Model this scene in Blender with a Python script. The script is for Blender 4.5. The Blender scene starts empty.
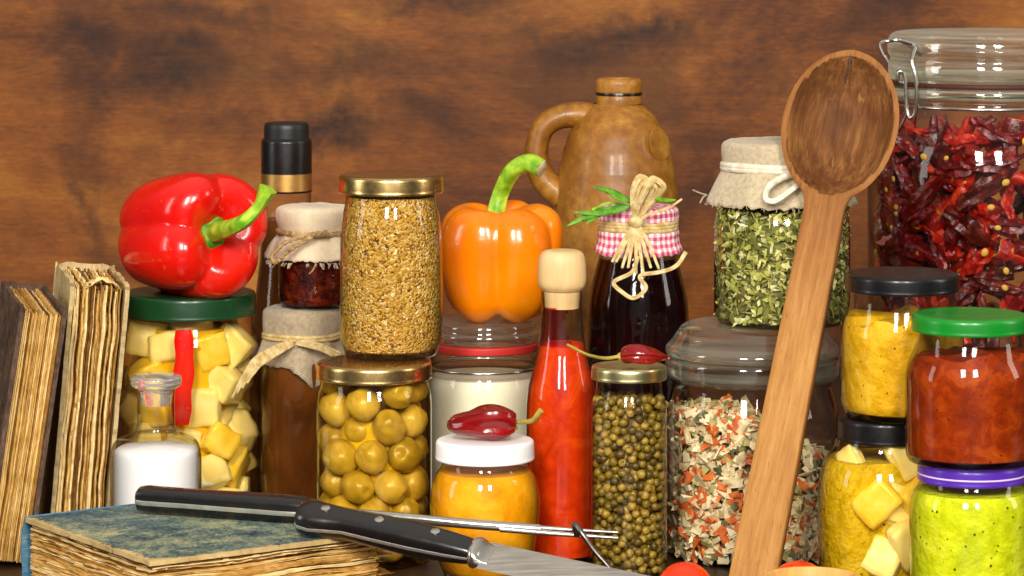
import bpy, math, random
from math import sin, cos, pi, radians, sqrt
from mathutils import Vector, Matrix, noise

# ------------------------------------------------------------------ camera, world, lamps, exposure
SC = bpy.context.scene
S = 0.01                      # everything below is written in centimetres
F, HY, CZ = 3400.0, -120.0, 40.0   # focal length in px, horizon row, eye height (cm); eye is 200 cm in front of y = 0
cam = bpy.data.objects.new('camera', bpy.data.cameras.new('camera'))
SC.collection.objects.link(cam); SC.camera = cam
cam.location = (0, -200 * S, CZ * S); cam.rotation_euler = (pi / 2, 0, 0)
cam.data.sensor_width = 36; cam.data.lens = F * 36 / 1024
cam.data.shift_y = (HY - 288) / 1024
cam.data.clip_start = 0.05; cam.data.clip_end = 50
cam.data.dof.use_dof = True; cam.data.dof.focus_distance = 1.96; cam.data.dof.aperture_fstop = 28
SC.view_settings.view_transform = 'Standard'; SC.view_settings.look = 'None'
SC.view_settings.exposure = 0.22; SC.view_settings.gamma = 1
wd = bpy.data.worlds.new('World'); SC.world = wd; wd.use_nodes = True
wt = wd.node_tree; _tc = wt.nodes.new('ShaderNodeTexCoord')
def _dot(v, p):               # soft lobe of brightness around a direction of the room
    a = wt.nodes.new('ShaderNodeVectorMath'); a.operation = 'DOT_PRODUCT'; a.inputs[1].default_value = Vector(v).normalized(); wt.links.new(_tc.outputs['Generated'], a.inputs[0])
    m = wt.nodes.new('ShaderNodeMath'); m.operation = 'MAXIMUM'; m.inputs[1].default_value = 0; wt.links.new(a.outputs['Value'], m.inputs[0])
    q = wt.nodes.new('ShaderNodeMath'); q.operation = 'POWER'; q.inputs[1].default_value = p; wt.links.new(m.outputs[0], q.inputs[0]); return q.outputs[0]
def _ma(a, k, b):
    m = wt.nodes.new('ShaderNodeMath'); m.operation = 'MULTIPLY_ADD'; wt.links.new(a, m.inputs[0]); m.inputs[1].default_value = k
    if isinstance(b, float): m.inputs[2].default_value = b
    else: wt.links.new(b, m.inputs[2])
    return m.outputs[0]
_st = _ma(_dot((0, -1, .05), 10), .35, _ma(_dot((0, 0, 1), 2), .62, .05))
wt.nodes['Background'].inputs[0].default_value = (1.0, 0.93, 0.82, 1); wt.links.new(_st, wt.nodes['Background'].inputs[1])
SC.cycles.use_denoising = True
SC.cycles.max_bounces = 14; SC.cycles.transmission_bounces = 12; SC.cycles.transparent_max_bounces = 40
SC.cycles.glossy_bounces = 5; SC.cycles.diffuse_bounces = 4
SC.cycles.sample_clamp_indirect = 6.0

def lamp(name, loc, target, sx, sy, watts, col=(1, .95, .88)):
    l = bpy.data.lights.new(name, 'AREA'); l.shape = 'RECTANGLE'; l.size = sx * S; l.size_y = sy * S
    l.energy = watts; l.color = col
    o = bpy.data.objects.new(name, l); SC.collection.objects.link(o)
    o.location = Vector(loc) * S
    o.rotation_euler = (Vector(target) - Vector(loc)).to_track_quat('-Z', 'Y').to_euler()
    return o
lamp('softbox_lamp', (-31, -162, 90), (0, 0, 10), 24, 52, 23)
lamp('softbox_lamp', (32, -165, 90), (0, 0, 10), 24, 52, 19)
lamp('side_lamp', (-150, -40, 60), (0, 5, 10), 30, 90, 5.0, (1, .96, .9))
lamp('side_lamp', (150, -30, 70), (0, 5, 10), 30, 90, 6.0, (1, .93, .82))

# ------------------------------------------------------------------ small geometry kit
def W(px, py, d):             # the point that stands d cm from the eye
    return Vector(((px - 512) * d / F, d - 200, CZ - (py - HY) * d / F))

class G:
    def __init__(s): s.v = []; s.f = []; s.uv = []; s.m = []
    def add(s, v, f, uv=None, mi=0):
        o = len(s.v); s.v += [tuple(p) for p in v]; s.uv += uv if uv else [(0, 0)] * len(v)
        s.f += [tuple(i + o for i in q) for q in f]; s.m += [mi] * len(f); return s
    def xf(s, M, start=0):
        s.v[start:] = [tuple(M @ Vector(p)) for p in s.v[start:]]; return s
    def mesh(s, name, mats, smooth=True, sharp=45):
        me = bpy.data.meshes.new(name)
        me.from_pydata([(x * S, y * S, z * S) for x, y, z in s.v], [], s.f)
        ul = me.uv_layers.new(name='UVMap')
        idx = [0] * len(me.loops); me.loops.foreach_get('vertex_index', idx)
        flat = []
        for i in idx: flat += [s.uv[i][0], s.uv[i][1]]
        ul.data.foreach_set('uv', flat)
        for m in (mats if isinstance(mats, (list, tuple)) else [mats]): me.materials.append(m)
        me.polygons.foreach_set('material_index', s.m)
        me.polygons.foreach_set('use_smooth', [smooth] * len(me.polygons))
        if smooth and sharp: me.set_sharp_from_angle(angle=radians(sharp))
        me.update(); return me
    def build(s, name, mats, parent=None, loc=(0, 0, 0), smooth=True, sharp=45):
        o = bpy.data.objects.new(name, s.mesh(name, mats, smooth, sharp)); SC.collection.objects.link(o)
        o.location = Vector(loc) * S
        if parent: o.parent = parent
        return o

def tag(o, label, cat, group=None, kind=None):
    if label: o['label'] = label
    if cat: o['category'] = cat
    if group: o['group'] = group
    if kind: o['kind'] = kind
    return o
def thing(name, label, cat, loc, group=None):
    o = bpy.data.objects.new(name, None); SC.collection.objects.link(o)
    o.location = Vector(loc) * S; o.empty_display_size = 0.01
    return tag(o, label, cat, group)
def solid(o, t):
    m = o.modifiers.new('thickness', 'SOLIDIFY'); m.thickness = t * S; m.offset = 0; return o

def fil(pts, n=5):            # round the corners of a profile; third number = size of the rounding
    out = []
    for i, p in enumerate(pts):
        f = p[2] if len(p) > 2 else 0
        a = Vector(p[:2])
        if f <= 0 or i in (0, len(pts) - 1): out.append((a.x, a.y)); continue
        b, c = Vector(pts[i - 1][:2]), Vector(pts[i + 1][:2])
        lb, lc = (b - a).length, (c - a).length
        p0 = a + (b - a) * (min(f, lb * .49) / max(lb, 1e-6)); p2 = a + (c - a) * (min(f, lc * .49) / max(lc, 1e-6))
        for k in range(n + 1):
            t = k / n; q = p0 * (1 - t) ** 2 + a * 2 * t * (1 - t) + p2 * t * t; out.append((q.x, q.y))
    return out
def lathe(prof, seg=72, wob=None, g=None, mi=0, cx=0, cy=0):
    g = g or G(); v = []; uv = []; f = []
    L = 0; n = len(prof)
    for i, (r, z) in enumerate(prof):
        if i: L += sqrt((r - prof[i - 1][0]) ** 2 + (z - prof[i - 1][1]) ** 2)
        r = max(r, .001)
        for k in range(seg + 1):
            a = 2 * pi * k / seg + pi / 2
            rr, zz = wob(a, i / (n - 1), r, z) if wob else (r, z)
            v.append((cx + rr * cos(a), cy + rr * sin(a), zz)); uv.append((a * max(p[0] for p in prof), L))
    for i in range(n - 1):
        for k in range(seg):
            a = i * (seg + 1) + k; f.append((a, a + 1, a + seg + 2, a + seg + 1))
    return g.add(v, f, uv, mi)
def cr(pts, n=8):             # Catmull-Rom through points
    P = [Vector(p) for p in pts]; P = [P[0] * 2 - P[1]] + P + [P[-1] * 2 - P[-2]]; out = []
    for i in range(1, len(P) - 2):
        for k in range(n):
            t = k / n; a, b, c, d = P[i - 1:i + 3]
            out.append(.5 * ((2 * b) + (c - a) * t + (2 * a - 5 * b + 4 * c - d) * t * t + (3 * b - a - 3 * c + d) * t ** 3))
    out.append(P[-2]); return out
def tube(pts, rad, seg=8, g=None, mi=0, flat=1.0, up=(0, 0, 1), wob=None):
    g = g or G(); P = [Vector(p) for p in pts]; n = len(P); v = []; f = []; uv = []
    N = None; L = 0
    for i in range(n):
        T = (P[min(i + 1, n - 1)] - P[max(i - 1, 0)]).normalized()
        if N is None:
            N = Vector(up); N = N - T * N.dot(T)
            if N.length < 1e-4: N = T.orthogonal()
        N = (N - T * N.dot(T)).normalized(); B = T.cross(N)
        r = rad(i / (n - 1)) if callable(rad) else (rad[i] if isinstance(rad, (list, tuple)) else rad)
        if i: L += (P[i] - P[i - 1]).length
        for k in range(seg):
            a = 2 * pi * k / seg; q = wob(a, i / (n - 1)) if wob else 1
            v.append(P[i] + (N * cos(a) * flat + B * sin(a)) * r * q); uv.append((k / seg, L))
    for i in range(n - 1):
        for k in range(seg): f.append((i * seg + k, i * seg + (k + 1) % seg, (i + 1) * seg + (k + 1) % seg, (i + 1) * seg + k))
    f.append(tuple(reversed(range(seg)))); f.append(tuple((n - 1) * seg + k for k in range(seg)))
    return g.add(v, f, uv, mi)
def box(g, c, sz, M=None, mi=0, jit=0, rnd=None):
    v = []
    for sx in (-1, 1):
        for sy in (-1, 1):
            for sz_ in (-1, 1):
                p = Vector((sx * sz[0] / 2, sy * sz[1] / 2, sz_ * sz[2] / 2))
                if jit: p += Vector((rnd.uniform(-jit, jit) * sz[0], rnd.uniform(-jit, jit) * sz[1], rnd.uniform(-jit, jit) * sz[2]))
                if M: p = M @ p
                v.append(p + Vector(c))
    return g.add(v, [(0, 1, 3, 2), (4, 6, 7, 5), (0, 4, 5, 1), (2, 3, 7, 6), (0, 2, 6, 4), (1, 5, 7, 3)], None, mi)
def ball(r, g=None, seg=20, rings=12, fn=None, mi=0):
    g = g or G(); v = []; f = []
    for i in range(rings + 1):
        t = pi * i / rings
        for k in range(seg):
            a = 2 * pi * k / seg; p = Vector((sin(t) * cos(a), sin(t) * sin(a), cos(t)))
            v.append(fn(p) if fn else p * r)
    for i in range(rings):
        for k in range(seg): f.append((i * seg + k, i * seg + (k + 1) % seg, (i + 1) * seg + (k + 1) % seg, (i + 1) * seg + k))
    f = [tuple(reversed(q)) for q in f]
    return g.add(v, f, None, mi)
def nz(x, y=0, z=0): return noise.noise(Vector((x, y, z)))
def rrot(rnd): return Matrix.Rotation(rnd.uniform(0, 2 * pi), 3, Vector((rnd.gauss(0, 1), rnd.gauss(0, 1), rnd.gauss(0, 1))).normalized())

# ------------------------------------------------------------------ materials
def srgb(h):
    c = [int(h[i:i + 2], 16) / 255 for i in (0, 2, 4)]
    return tuple(x / 12.92 if x <= .04045 else ((x + .055) / 1.055) ** 2.4 for x in c) + (1,)
class Mat:
    def __init__(s, name):
        s.m = bpy.data.materials.new(name); s.m.use_nodes = True; s.t = s.m.node_tree
        s.b = s.t.nodes['Principled BSDF']; s.out = s.t.nodes['Material Output']
        s.tc = s.n('ShaderNodeTexCoord')
    def n(s, typ, **kw):
        x = s.t.nodes.new(typ)
        for k, v in kw.items(): setattr(x, k, v)
        return x
    def l(s, a, b): s.t.links.new(a, b)
    def mapped(s, coord, scale, rot=(0, 0, 0)):
        mp = s.n('ShaderNodeMapping'); mp.inputs['Scale'].default_value = scale; mp.inputs['Rotation'].default_value = rot
        s.l(s.tc.outputs[coord], mp.inputs[0]); return mp.outputs[0]
    def noise(s, scale, detail=4, rough=.55, coord='Object', vec=(1, 1, 1), dist=0, rot=(0, 0, 0)):
        x = s.n('ShaderNodeTexNoise'); x.inputs['Scale'].default_value = scale; x.inputs['Detail'].default_value = detail
        x.inputs['Roughness'].default_value = rough; x.inputs['Distortion'].default_value = dist
        s.l(s.mapped(coord, vec, rot), x.inputs['Vector']); return x.outputs['Fac']
    def voro(s, scale, coord='Object', vec=(1, 1, 1), out='Color', rand=1):
        x = s.n('ShaderNodeTexVoronoi'); x.inputs['Scale'].default_value = scale; x.inputs['Randomness'].default_value = rand
        s.l(s.mapped(coord, vec), x.inputs['Vector']); return x.outputs[out]
    def ramp(s, fac, stops, interp='LINEAR'):
        x = s.n('ShaderNodeValToRGB'); e = x.color_ramp.elements; x.color_ramp.interpolation = interp
        while len(e) < len(stops): e.new(.5)
        for k, (p, c) in enumerate(stops):
            e[k].position = p; e[k].color = srgb(c) if isinstance(c, str) else (tuple(c) + (1,))[:4] if not isinstance(c, (int, float)) else (c, c, c, 1)
        s.l(fac, x.inputs[0]); return x.outputs[0]
    def math(s, op, a, b=None, c=None):
        x = s.n('ShaderNodeMath', operation=op)
        for i, q in enumerate((a, b, c)):
            if q is None: continue
            if isinstance(q, (int, float)): x.inputs[i].default_value = q
            else: s.l(q, x.inputs[i])
        return x.outputs[0]
    def mix(s, fac, a, b, mode='MIX'):
        x = s.n('ShaderNodeMix', data_type='RGBA', blend_type=mode)
        for q, i in ((fac, 0), (a, 6), (b, 7)):
            if isinstance(q, (int, float)): x.inputs[i].default_value = q
            elif isinstance(q, str): x.inputs[i].default_value = srgb(q)
            elif isinstance(q, tuple): x.inputs[i].default_value = (q + (1,))[:4]
            else: s.l(q, x.inputs[i])
        return x.outputs[2]
    def col(s, c):
        if isinstance(c, str): s.b.inputs['Base Color'].default_value = srgb(c)
        elif isinstance(c, tuple): s.b.inputs['Base Color'].default_value = (c + (1,))[:4]
        else: s.l(c, s.b.inputs['Base Color'])
        return s
    def set(s, **kw):
        names = dict(rough='Roughness', metal='Metallic', spec='Specular IOR Level', coat='Coat Weight', crough='Coat Roughness', trans='Transmission Weight', ior='IOR', sss='Subsurface Weight', sheen='Sheen Weight')
        for k, v in kw.items():
            i = s.b.inputs[names[k]]
            if isinstance(v, (int, float)): i.default_value = v
            else: s.l(v, i)
        if 'sss' in kw:
            s.b.inputs['Subsurface Radius'].default_value = (1, .4, .15); s.b.inputs['Subsurface Scale'].default_value = .004
        return s
    def bump(s, h, dist=.1, strength=1.0):
        x = s.n('ShaderNodeBump'); x.inputs['Distance'].default_value = dist * S; x.inputs['Strength'].default_value = strength
        s.l(h, x.inputs['Height']); s.l(x.outputs[0], s.b.inputs['Normal']); return s

def plain(name, c, rough=.5, **kw):       # one colour with a little unevenness in tone and sheen
    m = Mat(name); f = m.noise(90, 3)
    m.col(m.mix(m.math('MULTIPLY', f, .25), c, (0.0, 0.0, 0.0)) if kw.pop('mottle', True) else c)
    r = m.math('ADD', m.noise(160, 3), m.math('MULTIPLY', m.math('POWER', m.noise(38, 6, .7, dist=.8), 2), 1.6)); m.set(rough=m.math('MULTIPLY_ADD', r, .18, rough - .1), **kw); return m.m
def glass(name, tint='ffffff', edge='5a6a58', edgepow=2.2, base=.032, rough=.02, f5=.9, painted_refl=0):
    m = Mat(name); t = m.t
    lw = m.n('ShaderNodeLayerWeight'); lw.inputs[0].default_value = .5; fac = lw.outputs['Facing']
    tr = m.n('ShaderNodeBsdfTransparent'); gl = m.n('ShaderNodeBsdfGlossy'); gl.inputs['Roughness'].default_value = rough
    m.l(m.mix(m.math('POWER', fac, edgepow), tint, edge), tr.inputs[0])
    mx = m.n('ShaderNodeMixShader'); m.l(m.math('MULTIPLY_ADD', m.math('POWER', fac, 4), f5, base), mx.inputs[0])
    bp = m.n('ShaderNodeBump'); bp.inputs['Distance'].default_value = .0006; bp.inputs['Strength'].default_value = .35
    m.l(m.noise(55, 2), bp.inputs['Height']); m.l(bp.outputs[0], gl.inputs['Normal'])
    m.l(tr.outputs[0], mx.inputs[1]); m.l(gl.outputs[0], mx.inputs[2]); m.l(m.math('MULTIPLY_ADD', m.math('POWER', m.noise(35, 5, .65), 3), .25, rough - .01), gl.inputs['Roughness'])
    last = mx
    if painted_refl:                  # pressed glass: pale streaks and edges painted in for bright reflections
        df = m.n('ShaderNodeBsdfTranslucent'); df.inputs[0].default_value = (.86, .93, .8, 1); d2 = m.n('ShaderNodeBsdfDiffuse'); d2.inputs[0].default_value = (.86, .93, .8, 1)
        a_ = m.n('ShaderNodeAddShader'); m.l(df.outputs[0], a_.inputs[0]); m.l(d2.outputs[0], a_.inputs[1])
        last = m.n('ShaderNodeMixShader'); m.l(m.math('MULTIPLY_ADD', m.math('POWER', fac, 2.5), painted_refl * 1.6, m.math('MULTIPLY', m.ramp(m.noise(40, 4, .6, vec=(.25, .25, 9)), [(.42, 0.0), (.66, 1.0)]), painted_refl)), last.inputs[0])
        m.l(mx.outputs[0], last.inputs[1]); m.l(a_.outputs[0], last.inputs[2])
    m.l(last.outputs[0], m.out.inputs[0])
    t.nodes.remove(m.b); return m.m
def thick(name, c=(.93, .97, .93), rough=.01):
    m = Mat(name); m.col(c).set(rough=rough, trans=1, ior=1.46); m.bump(m.noise(60, 2), .04, .4); return m.m

M = {}
M['glass'] = glass('clear_glass')
M['glass_green'] = glass('greenish_glass', 'fafffa', '4c5f45', 2.0)
M['glass_yellow'] = glass('pickle_brine_glass', 'fff4c6', '7a5a1c', 2.2)
M['flaskglass'] = glass('apothecary_glass', 'ffffff', '3a3a32', 2.6, .05)
M['sauce_film'] = glass('thin_sauce_film', 'e87840', 'b03a10', 1.5, .03, .2)
M['thick'] = thick('thick_glass')
_f = Mat('frosted_glass'); _f.col((.95, .95, .92)).set(rough=.12, trans=.9, ior=1.45); M['frosted'] = _f.m
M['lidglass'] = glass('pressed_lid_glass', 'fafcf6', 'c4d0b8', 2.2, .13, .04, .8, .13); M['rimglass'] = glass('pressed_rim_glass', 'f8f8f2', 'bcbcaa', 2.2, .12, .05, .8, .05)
M['thick_green'] = thick('thick_green_glass', (.82, .93, .8))
M['thick_grey'] = thick('thick_grey_glass', (.8, .8, .74))
def metal(name, c, rough=.25):
    m = Mat(name); n1 = m.noise(120, 4)
    m.col(m.ramp(n1, [(.3, tuple(x * .8 for x in srgb(c)[:3])), (.7, srgb(c)[:3])])).set(metal=1, rough=m.math('MULTIPLY_ADD', m.noise(300, 3), .15, rough - .07)); return m.m
M['gold'] = metal('brass_lid', 'd9b878', .26)
M['palegold'] = metal('pale_gold_lid', 'd8cf9a', .3)
M['goldband'] = metal('gold_foil', 'e0b468', .38)
M['steel'] = metal('steel', 'd6d4cf', .22)
_b = Mat('brushed_blade'); _n = _b.noise(500, 3, .6, vec=(.06, 1, 1)); _b.col(_b.ramp(_n, [(.3, 'b8b0a8'), (.7, 'e2dcd4')])).set(metal=1, rough=_b.math('MULTIPLY_ADD', _n, .25, .1)); _b.bump(_n, .01, .5); M['blade'] = _b.m
M['tang'] = metal('brushed_tang_steel', 'e8e4dc', .5)
M['darksteel'] = metal('dark_steel', '8a8680', .3)
M['lid_green_dark'] = plain('dark_green_lacquer', '08401f', .28, coat=.2)
M['lid_green'] = plain('bright_green_lacquer', '078422', .28, coat=.15)
M['lid_purple'] = plain('purple_lacquer', '5628b0', .28, coat=.15)
M['lid_purple_line'] = plain('pale_lid_line', 'e6d2f0', .3)
M['lid_black'] = plain('black_lacquer', '100e12', .28, coat=.15, spec=.35)
M['black'] = plain('black_plastic', '0d0c0d', .25)
M['black_rib'] = plain('black_cap_top', '161516', .4)
M['white_lid'] = plain('white_plastic', 'f4f2f2', .35, mottle=False)
M['seal'] = plain('red_rubber', 'd0302a', .45)
M['seal_dark'] = plain('aged_rubber', '4a1a12', .5)
M['handle_black'] = plain('black_handle', '131112', .22, coat=.4)

def puree(name, c1, c2, c3, scale=60, rough=.35, specks=None, sps=160, spt=.12, bmp=.15):
    m = Mat(name); c = m.ramp(m.noise(scale, 6, .65, dist=.6), [(.3, c1), (.5, c2), (.72, c3)])
    if specks:
        v = m.voro(sps, out='Distance'); k = m.math('LESS_THAN', v, spt)
        k = m.math('MULTIPLY', k, m.math('GREATER_THAN', m.noise(sps * .35, 1), .54)); c = m.mix(k, c, specks)
    m.col(c).set(rough=rough, sss=.1, spec=.06); m.bump(m.noise(scale * 2.2, 5), bmp, .7); return m.m
M['peach'] = puree('peach_jam', 'cc7e04', 'ec9c0a', 'f8b828', 42)
M['sauce'] = puree('red_sauce', 'a02003', 'c83205', 'de500e', 48)
M['ajvar'] = puree('tomato_relish', '6a1e02', '8c2c03', 'b04a0c', 80, specks='5a1206', sps=200)
M['mustard'] = puree('yellow_mustard', 'b8860a', 'd8a414', 'eabf3a', 70, specks='6a3c08', sps=260, spt=.16, bmp=.3)
M['lime'] = puree('lime_pesto', 'acb408', 'cad212', 'dee034', 60, specks='4e5a0c', sps=260, spt=.22, bmp=.4)
M['cream'] = puree('cream', 'efe4ba', 'f6efd0', 'faf5e0', 20, bmp=.05)
M['jam'] = puree('dark_jam', '1c0402', '4a1006', '8a2a10', 130, .2, bmp=.4)
M['syrup'] = puree('dark_syrup', '0a0203', '140405', '22080a', 20, .12, bmp=.02)
M['salt'] = plain('white_salt', 'f6f4f1', .8, mottle=False)
M['brownliq'] = puree('brown_vinegar', '4a260a', '683812', '7e4a1e', 18, .15, bmp=.03)
M['paste'] = puree('yellow_pickle_paste', 'b09a18', 'd2b822', 'e6d058', 120, .4, specks='7a5206', sps=260, spt=.2, bmp=.4)
M['brine'] = puree('yellow_brine', 'c09a10', 'dcb81c', 'ecce3c', 25, .2, bmp=.05)
def grain():
    m = Mat('whole_grain_mustard'); v = m.voro(760); sp = m.n('ShaderNodeSeparateColor'); m.l(v, sp.inputs[0])
    c = m.ramp(sp.outputs[0], [(0, '5a3408'), (.13, '8e5a10'), (.22, 'c08a24'), (.45, 'd8a838'), (.7, 'e6c060'), (.9, 'f0d68c')], 'CONSTANT')
    c = m.mix(m.math('MULTIPLY', m.noise(45, 4), .75), c, 'b07c18'); c = m.mix(m.math('GREATER_THAN', m.noise(330, 2), .66), c, '5a3006'); c = m.mix(m.math('GREATER_THAN', m.noise(260, 2), .67), c, 'f2dc98')
    d = m.voro(760, out='Distance'); m.col(c).set(rough=.35, sss=.1)
    m.bump(m.math('SUBTRACT', 1.0, d), .12, 1.0); return m.m
M['grain'] = grain()
def wood_wall():
    m = Mat('stained_wood_panel')
    a = m.noise(3.4, 8, .66, vec=(1, 1, 1.6), dist=.45)
    b = m.noise(11, 6, .62, vec=(.8, 1, 8), dist=.3)
    k = m.noise(4.4, 5, .62, vec=(1, 1, 1.35), dist=.9)
    fine = m.noise(70, 4, .6, vec=(.22, 1, 6))
    pore = m.noise(230, 3, .6, vec=(.5, 1, 2))
    f = m.math('ADD', m.math('MULTIPLY', a, .66), m.math('MULTIPLY', b, .13)); f = m.math('ADD', f, m.math('MULTIPLY', fine, .07)); f = m.math('ADD', f, m.math('MULTIPLY', pore, .14))
    c = m.ramp(f, [(.33, '301506'), (.44, '60300a'), (.53, '8c4e14'), (.66, 'b67628')])
    dk = m.ramp(k, [(.53, 0.0), (.66, .62)])
    c = m.mix(dk, c, '301406')
    # knots and dark figure of the panel: (x cm, z cm, half width, half height, strength)
    nv = m.n('ShaderNodeTexNoise'); nv.inputs['Scale'].default_value = 13; nv.inputs['Detail'].default_value = 5; nv.inputs['Roughness'].default_value = .65; m.l(m.tc.outputs['Object'], nv.inputs['Vector'])
    wob = m.n('ShaderNodeVectorMath', operation='MULTIPLY_ADD'); wob.inputs[1].default_value = (.17, 0, .13); m.l(nv.outputs['Color'], wob.inputs[0]); m.l(m.tc.outputs['Object'], wob.inputs[2])
    tot = None
    for px, py, rx, rz_, st in KNOTS:
        p = W(px, py, 280) * S; mp = m.n('ShaderNodeMapping', vector_type='POINT'); q = (1 / (rx * 280 / F * S), 0, 1 / (rz_ * 280 / F * S))
        mp.inputs['Scale'].default_value = q; mp.inputs['Location'].default_value = (-(p.x + .085) * q[0], 0, -(p.z + .065) * q[2]); m.l(wob.outputs[0], mp.inputs[0])
        ln = m.n('ShaderNodeVectorMath', operation='LENGTH'); m.l(mp.outputs[0], ln.inputs[0])
        g_ = m.math('MULTIPLY', m.math('MAXIMUM', m.math('SUBTRACT', 1.0, m.math('MULTIPLY', ln.outputs['Value'], .6)), 0.0), st)
        tot = g_ if tot is None else m.math('MAXIMUM', tot, g_)
    c = m.mix(m.math('MINIMUM', m.math('MULTIPLY', tot, m.math('MULTIPLY_ADD', b, 1.6, .25)), .92), c, '240e04')
    m.col(c).set(rough=.55, spec=.3); m.bump(m.math('ADD', fine, m.math('MULTIPLY', pore, .5)), .025, .5); return m.m
KNOTS = [(182, 70, 70, 26, .9), (88, 80, 22, 80, .55), (325, 130, 34, 18, 1.0), (205, 20, 60, 16, .6), (345, 75, 40, 26, .7), (100, 30, 30, 26, .8), (612, 40, 80, 18, 1.0), (570, 62, 40, 16, .7), (905, 12, 60, 12, .5), (760, 70, 50, 12, .45), (440, 8, 70, 10, .6), (85, 190, 14, 60, .6), (700, 200, 50, 14, .4)]
M['wall'] = wood_wall()
def table_wood():
    m = Mat('dark_table_wood'); a = m.noise(14, 6, .6, vec=(.5, 6, 1), dist=.6)
    m.col(m.ramp(a, [(.3, '1c0f08'), (.55, '3a2212'), (.75, '5a3a20')])).set(rough=.42); m.bump(a, .05, .6); return m.m
M['table'] = table_wood()
def ceramic():
    m = Mat('salt_glazed_stoneware'); a = m.noise(13, 7, .68, dist=.4); b = m.noise(170, 4, .7)
    c = m.ramp(m.math('MULTIPLY_ADD', b, .3, m.math('MULTIPLY', a, .7)), [(.32, '5e340e'), (.5, '96601a'), (.66, 'c08c38')])
    m.col(m.mix(m.math('GREATER_THAN', m.noise(190, 2), .76), c, '4a280c')).set(rough=.44, coat=.08); m.bump(m.noise(60, 5), .06, .5); return m.m
M['ceramic'] = ceramic()
def spoonwood(name, stops, k=1.0):
    m = Mat(name); a = m.noise(30, 6, .65, vec=(7, 7, .7), dist=.3); b = m.noise(9, 4, .6, vec=(1.2, 1, .6))
    f = m.math('ADD', m.math('MULTIPLY', a, .5), m.math('MULTIPLY', b, .5)); c = m.ramp(f, stops)
    m.col(c).set(rough=.5, spec=.35); m.bump(a, .04, .8); return m.m
def spoonmat(name, inner):    # worn beech: pale handle, browner with age towards the bowl, stained inside the bowl
    m = Mat(name); a = m.noise(34, 6, .65, vec=(7, 7, .6), dist=.3); b = m.noise(9, 4, .6, vec=(1.2, 1, .6)); sc = m.noise(420, 3, .6, vec=(1, 1, .12))
    f = m.math('ADD', m.math('MULTIPLY', a, .45), m.math('MULTIPLY', b, .4)); f = m.math('ADD', f, m.math('MULTIPLY', sc, .15))
    sp = m.n('ShaderNodeSeparateXYZ'); m.l(m.tc.outputs['Object'], sp.inputs[0])
    k = m.math('ADD', m.math('MULTIPLY', sp.outputs[2], 10.0), m.math('MULTIPLY', b, .5))
    pale = m.ramp(f, [(.3, '7e5022'), (.5, 'b07c40'), (.7, 'ca9c60')]); old = m.ramp(f, [(.3, '663e1c'), (.5, '925e2e'), (.7, 'b4844c')])
    c = m.mix(m.ramp(m.math('MULTIPLY', k, .4), [(.68, 0.0), (.96, 1.0)]), pale, old)
    fl = m.math('GREATER_THAN', m.noise(420, 2, .5, vec=(2.2, 2.2, .3)), .64); c = m.mix(m.math('MULTIPLY', fl, .28), c, '6a3c14')
    if inner:
        c = m.ramp(f, [(.34, '46260f'), (.46, '764a22'), (.56, '9c693a'), (.70, 'b8864e')])
        c = m.mix(m.ramp(m.noise(16, 4, .6), [(.42, 0.0), (.62, .7)]), c, '4a240e'); sw = m.noise(150, 2, .5, vec=(1.6, 1.6, .12), rot=(0, .35, 0)); c = m.mix(m.math('MULTIPLY', m.math('GREATER_THAN', sw, .67), .2), c, 'c89858')
    m.col(c).set(rough=.68, spec=.2); m.bump(m.math('ADD', a, m.math('MULTIPLY', sc, .6)), .06, .9); return m.m
M['spoon'] = spoonmat('worn_beech_wood', False); M['spoon_bowl'] = spoonmat('stained_spoon_bowl', True)
M['palewood'] = spoonwood('pale_wood', [(.3, 'c49a60'), (.5, 'dcb880'), (.7, 'e8cc9c')])
M['dishwood'] = spoonwood('dish_wood', [(.3, 'b07c3a'), (.5, 'd0a058'), (.7, 'e0b870')])
def cloth(name, c1, c2, f=9.0, bmp=.05):
    m = Mat(name)
    uv = m.mapped('UV', (f, f, f)); sp = m.n('ShaderNodeSeparateXYZ'); m.l(uv, sp.inputs[0])
    a = m.math('SINE', m.math('MULTIPLY', sp.outputs[0], 2 * pi)); b = m.math('SINE', m.math('MULTIPLY', sp.outputs[1], 2 * pi))
    wv = m.math('MULTIPLY_ADD', m.math('MULTIPLY', a, b), .5, .5); nn = m.noise(400, 3); wv2 = m.math('MULTIPLY_ADD', nn, .6, m.math('MULTIPLY', wv, .5))
    m.col(m.ramp(wv2, [(.25, c1), (.7, c2)])).set(rough=.9, spec=.15, sheen=.2); m.bump(wv2, bmp, .9); return m.m
M['linen'] = cloth('natural_linen', '8e7a5a', 'd2c2a2', 8)
M['cotton'] = cloth('cream_cotton', 'cfb48c', 'ead9bc', 12, .03)
M['burlap'] = cloth('grey_beige_linen', '82705a', 'c4b294', 8)
def gingham():
    m = Mat('pink_gingham'); uv = m.mapped('UV', (2.1, 2.1, 2.1)); sp = m.n('ShaderNodeSeparateXYZ'); m.l(uv, sp.inputs[0])
    a = m.math('GREATER_THAN', m.math('FRACT', sp.outputs[0]), .5); b = m.math('GREATER_THAN', m.math('FRACT', sp.outputs[1]), .5)
    f = m.math('MULTIPLY', m.math('ADD', a, b), .5); f = m.math('MULTIPLY_ADD', m.noise(500, 2), .1, m.math('MULTIPLY', f, .95))
    m.col(m.ramp(f, [(.05, 'f6e8e4'), (.5, 'e6a0b0'), (.95, 'cc4a66')])).set(rough=.9, spec=.1); m.bump(m.noise(500, 2), .02, .7); return m.m
M['gingham'] = gingham()
def fibre(name, c1, c2):
    m = Mat(name); a = m.noise(250, 4, vec=(1, 1, 1)); m.col(m.ramp(a, [(.35, c1), (.65, c2)])).set(rough=.65, spec=.3); m.bump(a, .03, .7); return m.m
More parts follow.
